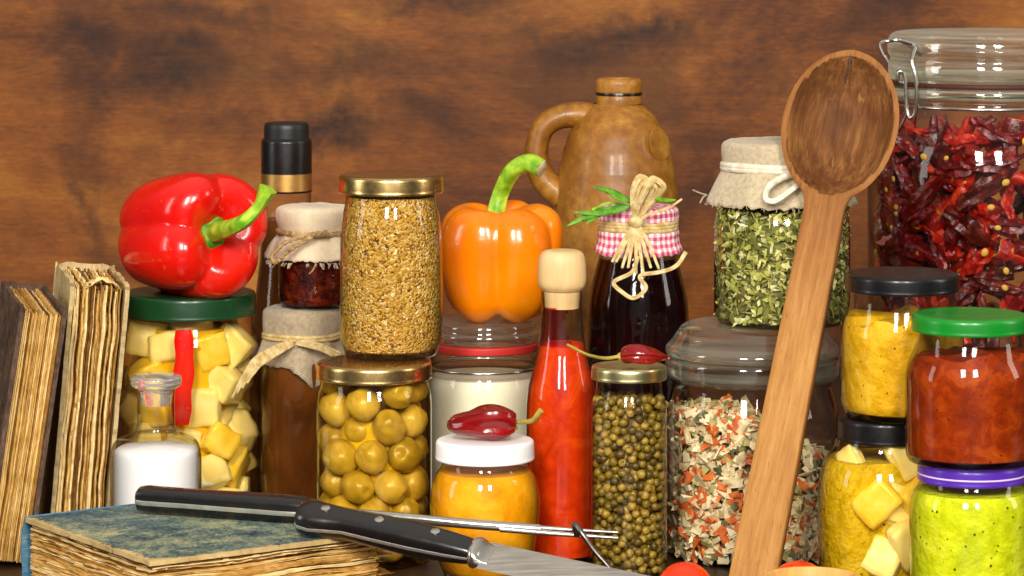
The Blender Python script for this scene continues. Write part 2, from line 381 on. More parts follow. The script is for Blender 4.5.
M['raffia'] = fibre('raffia', 'b89858', 'e2cc94'); M['twine'] = fibre('twine', '8a6a40', 'c0a070'); M['cord'] = fibre('cotton_cord', 'cfc2a6', 'efe6d2')
def leafm(name, c1, c2): 
    m = Mat(name); a = m.noise(120, 4); m.col(m.ramp(a, [(.35, c1), (.65, c2)])).set(rough=.45); return m.m
M['leaf'] = leafm('herb_leaf', '3c7a14', '78b430')
M['stem'] = leafm('pepper_stem', '66a010', 'b2d83a')
M['calyx'] = leafm('pepper_calyx', '2e6a0c', '74a828')
M['stem_dry'] = leafm('dry_stem', '8a7a2a', 'c2a850')
M['stem_cut'] = leafm('cut_stem_end', 'b09a70', 'd8c8a0')
def pepper(name, c1, c2, c3):
    m = Mat(name); a = m.noise(14, 4, .5); c = m.ramp(a, [(.28, c1), (.5, c2), (.72, c3)]); c = m.mix(m.math('MULTIPLY', m.math('GREATER_THAN', m.noise(210, 3, .7), .68), .22), c, 'f0a050')
    c = m.mix(m.math('MULTIPLY', m.noise(60, 5, .7, vec=(1, 1, .25)), .3), c, c1); m.col(c).set(rough=m.math('MULTIPLY_ADD', m.noise(200, 3), .16, .14), coat=.25, crough=.12, sss=.12)
    m.bump(m.math('ADD', m.noise(38, 4), m.math('MULTIPLY', m.noise(330, 2), .12)), .1, .6); return m.m
M['redpepper'] = pepper('red_pepper_skin', 'cc0a06', 'e01208', 'ea2009')
M['orangepepper'] = pepper('orange_pepper_skin', 'f67200', 'ff8600', 'ff9c08')
M['tomato'] = pepper('tomato_skin', 'd02006', 'e43408', 'ee4a10')
M['chilli'] = pepper('dried_chilli_skin', '3a0204', '7e0408', 'a80c0c')
def drychili(name, c1, c2, c3):
    m = Mat(name); a = m.noise(110, 5, .6); m.col(m.ramp(a, [(.3, c1), (.5, c2), (.72, c3)])).set(rough=.3, coat=.15); m.bump(m.noise(150, 5), .2, 1.0); return m.m
M['chilli_a'] = drychili('dark_dried_chilli', '300406', '660608', '9c160c'); M['chilli_b'] = drychili('red_dried_chilli', '6a0604', 'a81208', 'd8421a')
M['chilli_c'] = drychili('brown_dried_chilli', '280606', '501008', '7e2212')
M['chilli_in'] = drychili('chilli_inside', 'b04808', 'd87c14', 'e8a838')
M['seed'] = plain('chilli_seed', 'd8a83a', .5)
def olive():
    m = Mat('olive_skin'); oi = m.n('ShaderNodeObjectInfo'); a = m.math('MULTIPLY_ADD', m.math('SUBTRACT', oi.outputs['Random'], .5), .22, m.noise(45, 5, .6, dist=.5)); m.col(m.ramp(a, [(.3, '947c22'), (.5, 'bea03c'), (.7, 'dac06a')])).set(rough=.3, sss=.15); m.bump(m.noise(120, 4), .04, .5); return m.m
M['olive'] = olive()
def pcorn(name, c1, c2):
    m = Mat(name); a = m.noise(300, 4, .6); m.col(m.ramp(a, [(.35, c1), (.65, c2)])).set(rough=.4); m.bump(m.noise(600, 3), .04, .8); return m.m
M['pc_a'] = pcorn('olive_peppercorn', '5a4808', '96781c'); M['pc_b'] = pcorn('light_peppercorn', '806418', 'b8963a'); M['pc_c'] = pcorn('dark_peppercorn', '382a06', '685010')
def cube(name, c1, c2, c3):
    m = Mat(name); a = m.noise(60, 4, .6); m.col(m.ramp(a, [(.3, c1), (.52, c2), (.72, c3)])).set(rough=.3, sss=.2); m.bump(m.noise(160, 4), .05, .6); return m.m
M['cube_a'] = cube('yellow_pumpkin', 'ecc02c', 'f6d860', 'fbe894'); M['cube_b'] = cube('pale_pumpkin', 'f4e4a4', 'faefc8', 'fef8e2')
def flake(name, c1, c2):
    m = Mat(name); a = m.noise(200, 3); m.col(m.ramp(a, [(.35, c1), (.65, c2)])).set(rough=.7); return m.m
M['h_dark'] = flake('dark_herb', '5e5c22', '827c36'); M['h_mid'] = flake('green_herb', '9c9638', 'c2b85e'); M['h_pale'] = flake('pale_herb', 'd2c474', 'efe6ac'); M['h_straw'] = flake('herb_stalk', 'b09a50', 'd4c080')
M['v_cream'] = flake('dried_parsnip', 'dcc490', 'f4e2b8'); M['v_beige'] = flake('dried_onion', 'c4ae78', 'e6d4a6'); M['v_red'] = flake('dried_carrot', 'bc4a10', 'e27e34'); M['v_green'] = flake('dried_leek', '8a8244', 'b8ac6a'); M['v_dark'] = flake('dried_leaf', '4c4a2a', '6e6840')
def paper(name, c1, c2, c3):
    m = Mat(name); a = m.math('ADD', m.math('MULTIPLY', m.noise(55, 6, .65), .5), m.math('MULTIPLY', m.noise(900, 3, .6, vec=(1, .22, .22)), .5)); m.col(m.ramp(a, [(.3, c1), (.5, c2), (.7, c3)])).set(rough=.85, spec=.15); m.bump(m.noise(300, 3), .03, .7); return m.m
M['pg_a'] = paper('yellowed_page', 'a87834', 'd0a254', 'e6c480'); M['pg_b'] = paper('brown_page', '80521e', 'b07e38', 'd0a258'); M['pg_c'] = paper('pale_page', 'c8a060', 'e8c888', 'f6e2b4'); M['pg_d'] = paper('gap_page', '442808', '724a18', '946a2c')
M['cov_dark'] = paper('dark_worn_cover', '281c14', '544034', '7a5f4c'); M['cov_tan'] = paper('tan_worn_cover', '8a7248', 'b8a070', 'd4be92')
def bluecover():
    m = Mat('blue_worn_cover'); a = m.noise(30, 9, .8, dist=.3); b = m.noise(420, 5, .75, vec=(1, 3, 1)); e = m.noise(10, 3)
    f = m.math('ADD', m.math('MULTIPLY', a, .55), m.math('MULTIPLY', b, .45))
    c = m.ramp(f, [(.33, '0e1622'), (.44, '1e3040'), (.50, '5a7068'), (.57, 'b0a878')]); c = m.mix(m.ramp(e, [(.5, 0.0), (.74, .4)]), c, '2e5a7c')
    sp = m.n('ShaderNodeSeparateXYZ'); m.l(m.tc.outputs['Object'], sp.inputs[0]); H_ = .145      # rubbed edges and corners show the board
    ed = m.math('MINIMUM', m.math('MINIMUM', m.math('ADD', sp.outputs[1], .001), sp.outputs[2]), m.math('SUBTRACT', H_, sp.outputs[2]))
    cn = m.math('ADD', m.math('MINIMUM', sp.outputs[2], .03), m.math('MINIMUM', sp.outputs[1], .03))
    wear = m.math('MAXIMUM', m.math('LESS_THAN', ed, m.math('MULTIPLY_ADD', m.noise(48, 6, .75), .026, -.0105)), m.math('LESS_THAN', cn, m.math('MULTIPLY', m.noise(90, 4, .7), .022)))
    c = m.mix(wear, c, m.ramp(a, [(.3, '9a7a48'), (.6, 'cdb078')]))
    m.col(c).set(rough=.65, spec=.3); m.bump(f, .06, .8); return m.m
M['cov_blue'] = bluecover()
M['spine_blue'] = paper('blue_spine_cloth', '2c4e66', '48728a', '88968c')

# ------------------------------------------------------------------ setting
g = G()
box(g, (0, 20, -2), (160, 120, 4)); tb = g.build('tabletop', M['table'], smooth=False); tag(tb, 'dark brown wooden tabletop under the jars and books', None, kind='structure')
g = G(); box(g, (0, 82, 30), (230, 4, 150)); wl = g.build('wall', M['wall'], smooth=False); tag(wl, 'mottled stained brown wood panel behind everything', None, kind='structure')

# ------------------------------------------------------------------ jars
def PF(d, zb, pts):           # (half width px, row px on the front line, rounding cm) -> (r, z above base, rounding)
    out = []
    for p in pts:
        r = p[0] * d / F; z = CZ - (p[1] - HY) * (d - r) / F - zb; out.append((r, z, p[2] if len(p) > 2 else 0))
    return out
def rz(prof, z):              # radius of a rising profile at height z
    best = None
    for (r0, z0), (r1, z1) in zip(prof, prof[1:]):
        if min(z0, z1) <= z <= max(z0, z1) and abs(z1 - z0) > 1e-6: best = r0 + (r1 - r0) * (z - z0) / (z1 - z0)
    return best if best is not None else prof[-1][0]
def fillprof(prof, t, zt, zb=.35, n=26, dome=0):
    pts = [(0, zb)]; r0 = max(rz(prof, zb + .05) - t, .1)
    pts.append((r0 * .9, zb))
    for k in range(n + 1):
        z = zb + .12 + (zt - zb - .12) * k / n; pts.append((max(rz(prof, z) - t, .05), z))
    pts.append((max(rz(prof, zt) - t, .05) * .92, zt + dome * .5)); pts.append((0, zt + dome)); return pts
def body(parent, prof, mat, name='glass_body', seg=80):
    return lathe(prof, seg).build(name, mat, parent, sharp=60)
def gprof(d, zb, pts, top=True):     # glass: pushed-up base, heel, wall ... rim
    p = PF(d, zb, pts); r = p[0][0]
    return fil([(0, .25), (r * .55, .22, .2), (r * .82, 0, .25), (r * .95, 0, .2), (r, .35, .35)] + p[1:])
def lid(parent, R, zt, zb, mat, name='lid', curl=.12, raise_=.09, seg=80, side=None):
    h = zt - zb
    p = [(0, zt - raise_ * .4), (R * .72, zt - raise_ * .4, .1), (R * .78, zt - .01, .1), (R - .02, zt, .28), (R - .01, zb + .2, .1), (R + .012, zb + .1, .06), (R - .01, zb, .04), (R - .15, zb)]
    return lathe(fil(p), seg).build(name, mat, parent)
def pyz(py, d, r=0): return CZ - (py - HY) * (d - r) / F
def fill(parent, prof, t, zt, mat, name='filling', dome=0, wob=None, zb=.35):
    return lathe(fillprof(prof, t, zt, zb, dome=dome), 80, wob).build(name, mat, parent)
def X(px, d): return (px - 512) * d / F
def smear(zlo, amp, seed, fr=2.2):    # uneven rim where the filling clings to the glass
    def w(a, k, r, z):
        if z > zlo:
            z = z + amp * (nz(cos(a) * fr + seed, sin(a) * fr, seed) + .4 * nz(cos(a) * fr * 3, sin(a) * fr * 3, seed)) * min(1, (z - zlo) / .6)
        return r, z
    return w

# --- olive jar
OD = 200; t = thing('olive_jar', 'tall glass jar of green olives with a brass lid, under the grain mustard jar', 'jar', (X(374, OD), OD - 200, 0))
OP = gprof(OD, 0, [(57, 572), (58, 550), (58, 404, .7), (53, 391, .5), (53, 380)])
body(t, OP, M['glass_yellow'])
OZ = pyz(369, OD, 3.4); lid(t, 58 * OD / F, OZ, pyz(386, OD, 3.4), M['gold'])
def pack(n, rs, R, z0, z1, seed, it=260):
    rnd = random.Random(seed); P = []
    for i in range(n):
        a = rnd.uniform(0, 2 * pi); q = sqrt(rnd.random()) * (R - rs); P.append(Vector((q * cos(a), q * sin(a), rnd.uniform(z0 + rs, z1))))
    for k in range(it):
        for i in range(n):
            P[i].z -= .02 * rs
            for j in range(i):
                dv = P[i] - P[j]; L = dv.length
                if L < 2 * rs:
                    c = dv.normalized() * (2 * rs - L) * .5 if L > 1e-5 else Vector((rs * .1, 0, 0)); P[i] += c; P[j] -= c
            q = Vector((P[i].x, P[i].y)).length
            if q > R - rs: P[i].x *= (R - rs) / q; P[i].y *= (R - rs) / q
            P[i].z = max(P[i].z, z0 + rs)
    return P
def olfn(p):
    k = 1.03 + .035 * nz(p.x * 1.3 + 5, p.y * 1.3, p.z * 1.3); q = p * k; q.z *= 1.1
    if p.z > .97: q.z -= .12 * (p.z - .97) / .03
    return q
def olive_mesh(sd):
    def fn(p):
        q = p * (1.0 + .07 * nz(p.x * 1.2 + sd * 3.3, p.y * 1.2, p.z * 1.2) + .03 * nz(p.x * 3 + sd, p.y * 3, p.z * 3)); q.z *= 1.02 + .06 * sd
        if p.z > .93: q.z -= .2 * (p.z - .93) / .07
        dn = max(0, 1 - (p - Vector((.7, .5, .5)).normalized()).length / .5); return q * (1 - .09 * dn)
    return ball(1, fn=fn, seg=32, rings=20).mesh('olive', M['olive'])
oms = [olive_mesh(k) for k in range(4)]
def instance(name, me, loc, label, cat, group, rot=None, sc=1.0):
    o = bpy.data.objects.new(name, me); SC.collection.objects.link(o); o.location = Vector(loc) * S
    if rot is not None: o.rotation_euler = rot.to_euler() if hasattr(rot, 'to_euler') else rot
    o.scale = (sc, sc, sc) if isinstance(sc, (int, float)) else sc
    return tag(o, label, cat, group)
lathe([(0, .4), (1.95, .4), (1.95, 8.4), (0, 8.8)], 40).build('brine', M['brine'], t)
rnd = random.Random(4)
for i, p in enumerate(pack(60, 1.04, 3.28, .3, 12.4, 11)):
    if p.z > 10.7: continue
    instance('olive', oms[i % 4], p + t.location / S, 'round yellow green olive packed inside the brass lidded olive jar', 'olive', 'olives in the olive jar', rrot(rnd), rnd.uniform(.92, 1.06))

# --- grain mustard jar on the olive jar
MD = 202.5; t = thing('mustard_jar', 'glass jar of whole grain mustard with a brass lid, standing on the olive jar', 'jar', (X(391, MD), MD - 200, OZ))
MP = gprof(MD, OZ, [(48, 362), (51.5, 345), (52, 280, 1.5), (50, 225, 1.5), (45, 205, .5), (45, 192)])
body(t, MP, M['glass']); fill(t, MP, .06, pyz(200, MD, 2.7) - OZ, M['grain'], 'grain_mustard', wob=smear(pyz(207, MD, 2.7) - OZ, .12, 3))
lid(t, 52.5 * MD / F, pyz(178.5, MD, 3.1) - OZ, pyz(197, MD, 3.1) - OZ, M['gold'])

# --- pumpkin jar
PD = 212; t = thing('pumpkin_jar', 'wide glass jar of pumpkin cubes with a dark green lid, under the red pepper', 'jar', (X(189, PD), PD - 200, 0))
PP = gprof(PD, 0, [(69, 535), (71, 510), (71, 350, .8), (64, 330, .5), (64, 318)])
body(t, PP, M['glass_yellow'])
PZ = pyz(299.5, PD, 4.2); lid(t, 67 * PD / F, PZ, pyz(322, PD, 4.2), M['lid_green_dark'])
def cube_mesh(name, mat, seed, a=(1, 1, 1)):
    r_ = random.Random(seed); g = G(); n = 7; v = {}; 
    def put(p):
        k = tuple(round(x, 4) for x in p)
        if k not in v:
            q = Vector(p); m = max(abs(q.x), abs(q.y), abs(q.z)); s = q.normalized()
            w = q.lerp(s * 1.2, .24)         # softened corners
            w += s * .16 * nz(q.x * 1.4 + seed, q.y * 1.4, q.z * 1.4)
            w = Vector((w.x * a[0], w.y * a[1], w.z * a[2])); v[k] = len(g.v); g.v.append(tuple(w)); g.uv.append((0, 0))
        return v[k]
    for ax in range(3):
        for sg in (-1, 1):
            for i in range(n):
                for j in range(n):
                    def pt(i_, j_):
                        c = [0, 0, 0]; c[ax] = sg; c[(ax + 1) % 3] = -1 + 2 * i_ / n; c[(ax + 2) % 3] = -1 + 2 * j_ / n; return put(c)
                    q = (pt(i, j), pt(i + 1, j), pt(i + 1, j + 1), pt(i, j + 1))
                    g.f.append(q if sg > 0 else tuple(reversed(q))); g.m.append(0)
    return g.mesh(name, mat, sharp=None)
lathe([(0, .4), (2.55, .4), (2.55, 12.2), (0, 12.2)], 48).build('brine', M['brine'], t)
STX, STY = W(183, 380, 207.75).x, 7.75
cms = [cube_mesh('pumpkin_cube', M['cube_a'], 1, (1, .9, 1.05)), cube_mesh('pumpkin_cube', M['cube_b'], 2, (1, 1.1, .85)), cube_mesh('pumpkin_cube', M['cube_a'], 3, (.8, 1, 1.25)), cube_mesh('pumpkin_cube', M['cube_b'], 5, (1.1, .9, 1))]
rnd = random.Random(8)
for i, p in enumerate(pack(60, 1.22, 3.95, .3, 13.4, 5, 200)):
    if p.z > 12.6: continue
    if abs(p.x + t.location.x / S - STX) < 1.5 and p.y < -1 and p.z > 4: p.y += 1.0
    instance('pumpkin_cube', cms[rnd.choice((0, 1, 1, 3, 3, 2))], p + t.location / S, 'soft edged yellow pumpkin cube packed inside the dark green lidded jar', 'pumpkin cube', 'pumpkin cubes in the green lidded jar', rrot(rnd), rnd.uniform(.98, 1.16))
g = G()          # red pepper strip against the glass
for i in range(15):
    for j in range(2): pass
pts = cr([W(183 + 1.5 * sin(k * 1.1), 330 + k * 19, 207.78) for k in range(6)], 5)
tube(pts, lambda k: .62 * (1 - .25 * abs(2 * k - 1) ** 4), 14, g, flat=.28, up=(0, 1, 0), wob=lambda a, k: 1 + .08 * sin(k * 17))
o = g.build('pepper_strip', M['redpepper']); tag(o, 'red pepper strip standing upright among the pumpkin cubes against the glass', 'pepper strip')

# --- bell peppers
def pepper_body(R, H, lobes, ph, depth=.17, seg=96, seed=0):
    pr = cr([(.001, .80), (.16, .80), (.36, .93), (.60, 1.0), (.83, .94), (.98, .76), (1.0, .55), (.93, .32), (.80, .14), (.60, .02), (.38, .0), (.2, .07), (.001, .12)], 6) if False else None
    P = [Vector((a, b, 0)) for a, b in [(.001, .86), (.15, .86), (.36, .95), (.64, 1.0), (.90, .92), (1.0, .74), (.99, .52), (.93, .31), (.82, .13), (.62, .02), (.4, .0), (.2, .06), (.001, .1)]]
    prof = [(max(q.x, 0) * R, q.y * H) for q in cr(P, 6)]
    def wob(a, k, r, z):
        s = abs(sin(lobes * (a + .15 * sin(a + seed)) / 2 + ph)) ** .75; s2 = 1 - s
        lob = 1 - depth * s2 * (.6 + .4 * sin(pi * min(1, k * 1.05))) + .05 * nz(cos(a) * 1.1 + seed, sin(a) * 1.1, z / H * 1.5)
        dz = -.16 * H * s2 * max(0, (r / R - .15)) * (1 if k < .42 else 0) * (max(0, 1 - k / .42) ** .6)
        dz += .10 * H * s2 * max(0, 1 - abs(k - .82) / .18)
        dz += .05 * H * nz(cos(a) * .9 + seed * 2, sin(a) * .9, 7)
        return r * lob, z + dz
    return lathe(list(reversed(prof)), seg, lambda a, k, r, z: wob(a, 1 - k, r, z))
# red bell pepper, lying on the dark green lid with its stem to the front right
RP = W(196, 300, 210.8); t = thing('bell_pepper', 'glossy red bell pepper lying on the dark green lid with its stem to the right', 'bell pepper', (RP.x, RP.y, PZ))
ax = Vector((.56, -.80, .12)).normalized(); u = Vector((0, 0, 1)); u = (u - ax * u.dot(ax)).normalized(); w_ = u.cross(ax)
Rm = Matrix((w_, u, ax)).transposed().to_4x4()
g = pepper_body(4.15, 8.8, 4, .55, .175, seed=3); g.xf(Matrix.Translation((0, 0, -4.5))); g.xf(Rm)
zmin = min(p[2] for p in g.v); lift = -zmin - .3; g.xf(Matrix.Translation((-.45, 0, lift))); g.build('flesh', M['redpepper'], t, sharp=None)
base = Vector((-.45, 0, lift)) + ax * 2.8
def calyx(parent, base, ax, R, mat, seed=1):
    u_ = ax.orthogonal().normalized(); Mx = Matrix((u_, ax.cross(u_), ax)).transposed().to_4x4(); g = lathe([(0, .28), (.4 * R, .3), (.8 * R, .16), (R, -.1), (.9 * R, -.25)], 40, lambda a, k, r, z: (r * (1 + .16 * k * sin(5 * a + seed)), z + .08 * nz(a * 2, k * 3, seed)))
    g.v = [tuple(p) for p in g.v]; g.f = [tuple(reversed(q)) for q in g.f]; g.xf(Mx); g.xf(Matrix.Translation(base)); return g.build('calyx', mat, parent)
calyx(t, base + ax * .25, ax, 1.4, M['calyx'])
b2 = base + ax * .3; tip = W(268, 189, 203.5) - Vector((RP.x, RP.y, PZ)); c1 = W(240, 224, 204.3) - Vector((RP.x, RP.y, PZ)); c2 = W(257, 209, 203.8) - Vector((RP.x, RP.y, PZ))
tube(cr([b2, c1, c2, tip], 8), lambda k: .62 - .28 * sin(min(k * 1.25, 1) * pi / 2) + .22 * max(0, k - .75) / .25, 14, wob=lambda a, k: 1 + .07 * sin(5 * a)).build('stem', M['stem'], t)

# --- white clip jar with the orange pepper on top
CD = 213; t = thing('clip_jar', 'glass clip jar of white cream with a red rubber seal, under the orange pepper', 'jar', (X(484, CD), CD - 200, 0))
CP = gprof(CD, 0, [(56, 530), (57.5, 510), (57.5, 392, .6), (53, 380, .3), (53, 366, .2), (55, 362, .2), (55, 357, .2), (53, 356)])
body(t, CP, M['glass']); fill(t, CP, .06, pyz(383, CD, 3.4), M['cream'], 'cream')
lathe(fil([(50 * CD / F, pyz(356.5, CD, 3.4)), (55 * CD / F, pyz(356.5, CD, 3.4), .08), (55.3 * CD / F, pyz(349, CD, 3.4), .1), (50 * CD / F, pyz(348.5, CD, 3.4))]), 72).build('rubber_seal', M['seal'], t)
WZ = pyz(327, CD, 3.4)
zl = pyz(347.5, CD, 3.4)
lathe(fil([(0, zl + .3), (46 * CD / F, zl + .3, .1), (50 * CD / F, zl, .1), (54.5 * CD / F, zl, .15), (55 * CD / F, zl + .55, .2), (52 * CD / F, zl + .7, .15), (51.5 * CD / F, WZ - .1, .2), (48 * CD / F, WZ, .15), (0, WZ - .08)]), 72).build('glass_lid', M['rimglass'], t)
ring = [Vector((cos(a) * 54.5 * CD / F, sin(a) * 54.5 * CD / F, pyz(374, CD, 3.4))) for a in [2 * pi * k / 64 for k in range(65)]]
tube(ring, .09, 8).build('wire_ring', M['steel'], t)
OPt = W(499, 321, CD); t = thing('bell_pepper', 'orange bell pepper standing upright on the white clip jar, green stem hooked over', 'bell pepper', (X(499, CD), CD - 200, WZ))
g = pepper_body(4.0, 7.1, 5, 1.22, .15, seed=6); zmin = min(p[2] for p in g.v); g.xf(Matrix.Translation((0, 0, -zmin))); g.build('flesh', M['orangepepper'], t, sharp=None)
o0 = Vector((X(499, CD), CD - 200, WZ))
pts = cr([W(495, 228, CD) - o0, W(496, 212, CD) - o0, W(502, 190, CD) - o0, W(513, 170, CD - 1) - o0, W(528, 163, CD - 1.5) - o0, W(541, 169, CD - 2) - o0], 7)
tube(pts, lambda k: .66 - .16 * min(1, k * 3) + .06 * k, 14, wob=lambda a, k: 1 + .08 * sin(5 * a)).build('stem', M['stem'], t)
pts = [pts[-1] + (pts[-1] - pts[-2]) * s for s in (0.0, .35, .8)]; tube(pts, [.5, .52, .4], 12, wob=lambda a, k: 1 + .2 * sin(4 * a + 1)).build('stem_end', M['stem_cut'], t)

# --- tall black capped bottle at the back left
BD = 223; t = thing('tall_bottle', 'tall clear bottle with a black cap and gold band behind the red pepper', 'bottle', (X(286.5, BD), BD - 200, 0))
BP = gprof(BD, 0, [(36, 520), (37, 500), (37, 350, 1.4), (24.5, 245, 1.8), (24.5, 192)])
body(t, BP, M['glass']); fill(t, BP, .08, pyz(222, BD, 2), M['brownliq'], 'dark_vinegar')
q = lambda py, r=1.6: pyz(py, BD, r)
lathe(fil([(24.2 * BD / F, q(194)), (25.6 * BD / F, q(194), .05), (25.6 * BD / F, q(192))]), 48).build('black_ring', M['black'], t)
lathe(fil([(25.5 * BD / F, q(192)), (25.5 * BD / F, q(175))]), 48).build('gold_band', M['goldband'], t)
lathe(fil([(25.4 * BD / F, q(175)), (25.4 * BD / F, q(142), .12), (22.6 * BD / F, q(139.5), .1)]), 48).build('cap', M['black'], t)
lathe(fil([(22.6 * BD / F, q(139.5)), (22.5 * BD / F, q(128), .2), (21 * BD / F, q(124), .15), (0, q(124))]), 96, lambda a, k, r, z: (r * (1 + (.012 * sin(48 * a) if .05 < k < .7 else 0)), z)).build('cap_top', M['black_rib'], t)

# --- cloth covers
def cover(parent, Rt, zt, Rn, zn, Rs, zs, n, mat, seed, t=.07, jag=.12, name='cloth_cover', amp=.14, low=None):
    P = [(0, zt), (Rt * .6, zt, .3), (Rt * .97, zt - .05, .35), (Rt, zt - .6, .4), (Rn * 1.03, zn + .25, .3), (Rn, zn, .1), (Rn * 1.06, zn - .3, .3), (Rs * .9, (zn + zs) / 2, .8), (Rs, zs)]
    prof = fil(P, 6); 
    dense = []
    for a, b in zip(prof, prof[1:]):
        m = max(1, int(sqrt((a[0] - b[0]) ** 2 + (a[1] - b[1]) ** 2) / .18))
        dense += [(a[0] + (b[0] - a[0]) * k / m, a[1] + (b[1] - a[1]) * k / m) for k in range(m)]
    dense.append(prof[-1])
    def wob(a, k, r, z):
        below = max(0, min(1, (zn - z) / max(.1, zn - zs))) if z < zn else 0
        above = max(0, min(1, (z - zn) / .4)) if r > Rt * .75 else 0
        wv = sin(n * a + 1.5 * sin(2 * a + seed)) + .5 * sin((n * 2 - 3) * a + seed)
        rr = r * (1 + amp * below * wv * .6 + .02 * wv * (1 - below) * (.4 if z > zn else 1) + .035 * above * nz(cos(a) * 2.2 + seed, sin(a) * 2.2, z * .7))
        zz = z + (.25 * below * wv * amp * 4 * .6 if below else 0) + below * jag * (nz(a * 9, seed) + .6 * nz(a * 30, seed + 3))
        zz += .06 * nz(r * cos(a) * 1.2 + seed, r * sin(a) * 1.2) if z > zn else 0
        if low: zz -= below * low(a)
        return rr, zz
    return solid(lathe(dense, 120, wob).build(name, mat, parent, sharp=None), t)
def wrap(parent, R, z, rad, mat, turns=1, name='tie', strands=1, dz=.0, seed=0, flat=1.0):
    g = G()
    for s in range(strands):
        pts = []; N = 64 * turns
        for k in range(N + 1):
            a = 2 * pi * k / 64; tw = 2 * pi * k / 5 + s * 2 * pi / strands
            off = rad * .6 if strands > 1 else 0
            pts.append(Vector((cos(a) * (R + off * cos(tw)), sin(a) * (R + off * cos(tw)), z + off * sin(tw) + dz * (k / 64 - turns / 2) + .05 * sin(2 * a + seed))))
        tube(pts, rad * (.75 if strands > 1 else 1), 8, g, flat=flat, up=(1, 0, 0))
    return g.build(name, mat, parent)
def threads(parent, R, z, n, mat, seed, L=.5, r=.03, name='fringe', arc=(pi, 2 * pi)):
    rnd = random.Random(seed); g = G()
    for k in range(n):
        a = rnd.uniform(*arc); p = Vector((R * cos(a), R * sin(a), z)); q = p + Vector((cos(a) * rnd.uniform(.0, .3), sin(a) * .2, -rnd.uniform(.2, 1) * L)); m = (p + q) / 2 + Vector((rnd.uniform(-.1, .1), 0, rnd.uniform(-.05, .1)))
        tube(cr([p, m, q], 3), r, 5, g)
    return g.build(name, mat, parent)

# --- cloth topped bottle (brown) with the small jam jar on top
KD = 212; t = thing('vinegar_bottle', 'brown filled jar with a grey beige linen cap and raffia bow, under the jam jar', 'jar', (X(302, KD), KD - 200, 0))
KP = gprof(KD, 0, [(40, 530), (41, 510), (41, 375, 1.2), (35, 345, .8), (35, 320)])
body(t, KP, M['glass']); fill(t, KP, .06, pyz(352, KD, 2.3), M['brownliq'], 'brown_vinegar')
KZ = pyz(311, KD, 2.0)
cover(t, 39 * KD / F, KZ, 36.5 * KD / F, pyz(341, KD, 2.3), 44 * KD / F, pyz(368, KD, 2.8), 6, M['burlap'], 2.2, low=lambda a: 1.2 * max(0, cos((a - 1.62 * pi) * 1.6)) ** 4 if abs(a - 1.62 * pi) < 1 else 0)
wrap(t, 38.5 * KD / F, pyz(340, KD, 2.3), .13, M['raffia'], 2, 'raffia_tie', dz=.18)
g = G(); rnd = random.Random(2); o0 = Vector((X(302, KD), KD - 200, 0))
for k in range(4):
    e = W(232 + k * 5, 398 - k * 5, 206.5) - o0; s = W(290 + k, 341 + k, 209.2) - o0; m = W(258 + k * 2, 356 + k * 2, 207.4) - o0; m2 = W(244 + k * 3, 374, 206.8) - o0
    tube(cr([s, m, m2, e], 6), lambda q: .15 * (1 - .5 * q), 6, g, flat=.35, up=(0, 1, 0))
for k in range(3):
    s = W(296, 341 + k, 209) - o0; m = W(318 + k * 2, 344 + 3 * k, 208.5) - o0; e = W(341, 353 + k * 4, 208.6) - o0
    tube(cr([s, m, e], 6), lambda q: .13 * (1 - .4 * q), 6, g, flat=.35, up=(0, 1, 0))
g.build('raffia_bow', M['raffia'], t)
JD = 212; t = thing('jam_jar', 'small dark jam jar with a frayed cream cloth cap, standing on the linen capped jar', 'jar', (X(313, JD), JD - 200, KZ))
JP = gprof(JD, KZ, [(33, 311), (34.5, 300), (34.5, 262, .4), (30, 250, .3), (30, 235)])
body(t, JP, M['glass']); fill(t, JP, .05, pyz(262, JD, 2.1) - KZ, M['jam'], 'dark_jam', zb=.2)
cover(t, 37 * JD / F, pyz(208, JD, 1.6) - KZ, 33 * JD / F, pyz(235, JD, 2.2) - KZ, 46 * JD / F, pyz(262, JD, 2.9) - KZ, 7, M['cotton'], 4.1, jag=.16, amp=.08)
wrap(t, 34.5 * JD / F, pyz(235, JD, 2.2) - KZ, .16, M['twine'], 1, 'twine_tie', strands=3, seed=1)
g = G(); o0 = Vector((X(313, JD), JD - 200, KZ))
for s in range(2):
    pts = [Vector(p) + Vector((0, .08 * cos(i * 1.7 + s * pi), .08 * sin(i * 1.7 + s * pi))) for i, p in enumerate(cr([W(327, 232, 209) - o0, W(305, 236, 208.7) - o0, W(285, 243, 208.6) - o0, W(272, 256, 208.9) - o0, W(276, 262, 208.7) - o0, W(290, 250, 208.4) - o0, W(312, 236, 208.6) - o0], 7))]
    tube(pts, .11, 7, g)
tube(cr([W(316, 262, 208.6) - o0, W(313, 270, 208.6) - o0, W(309, 274, 208.6) - o0], 4), .04, 6, g)
g.build('twine_loop', M['twine'], t)
threads(t, 44 * JD / F, pyz(264, JD, 2.8) - KZ, 60, M['cotton'], 5, .35, .025)

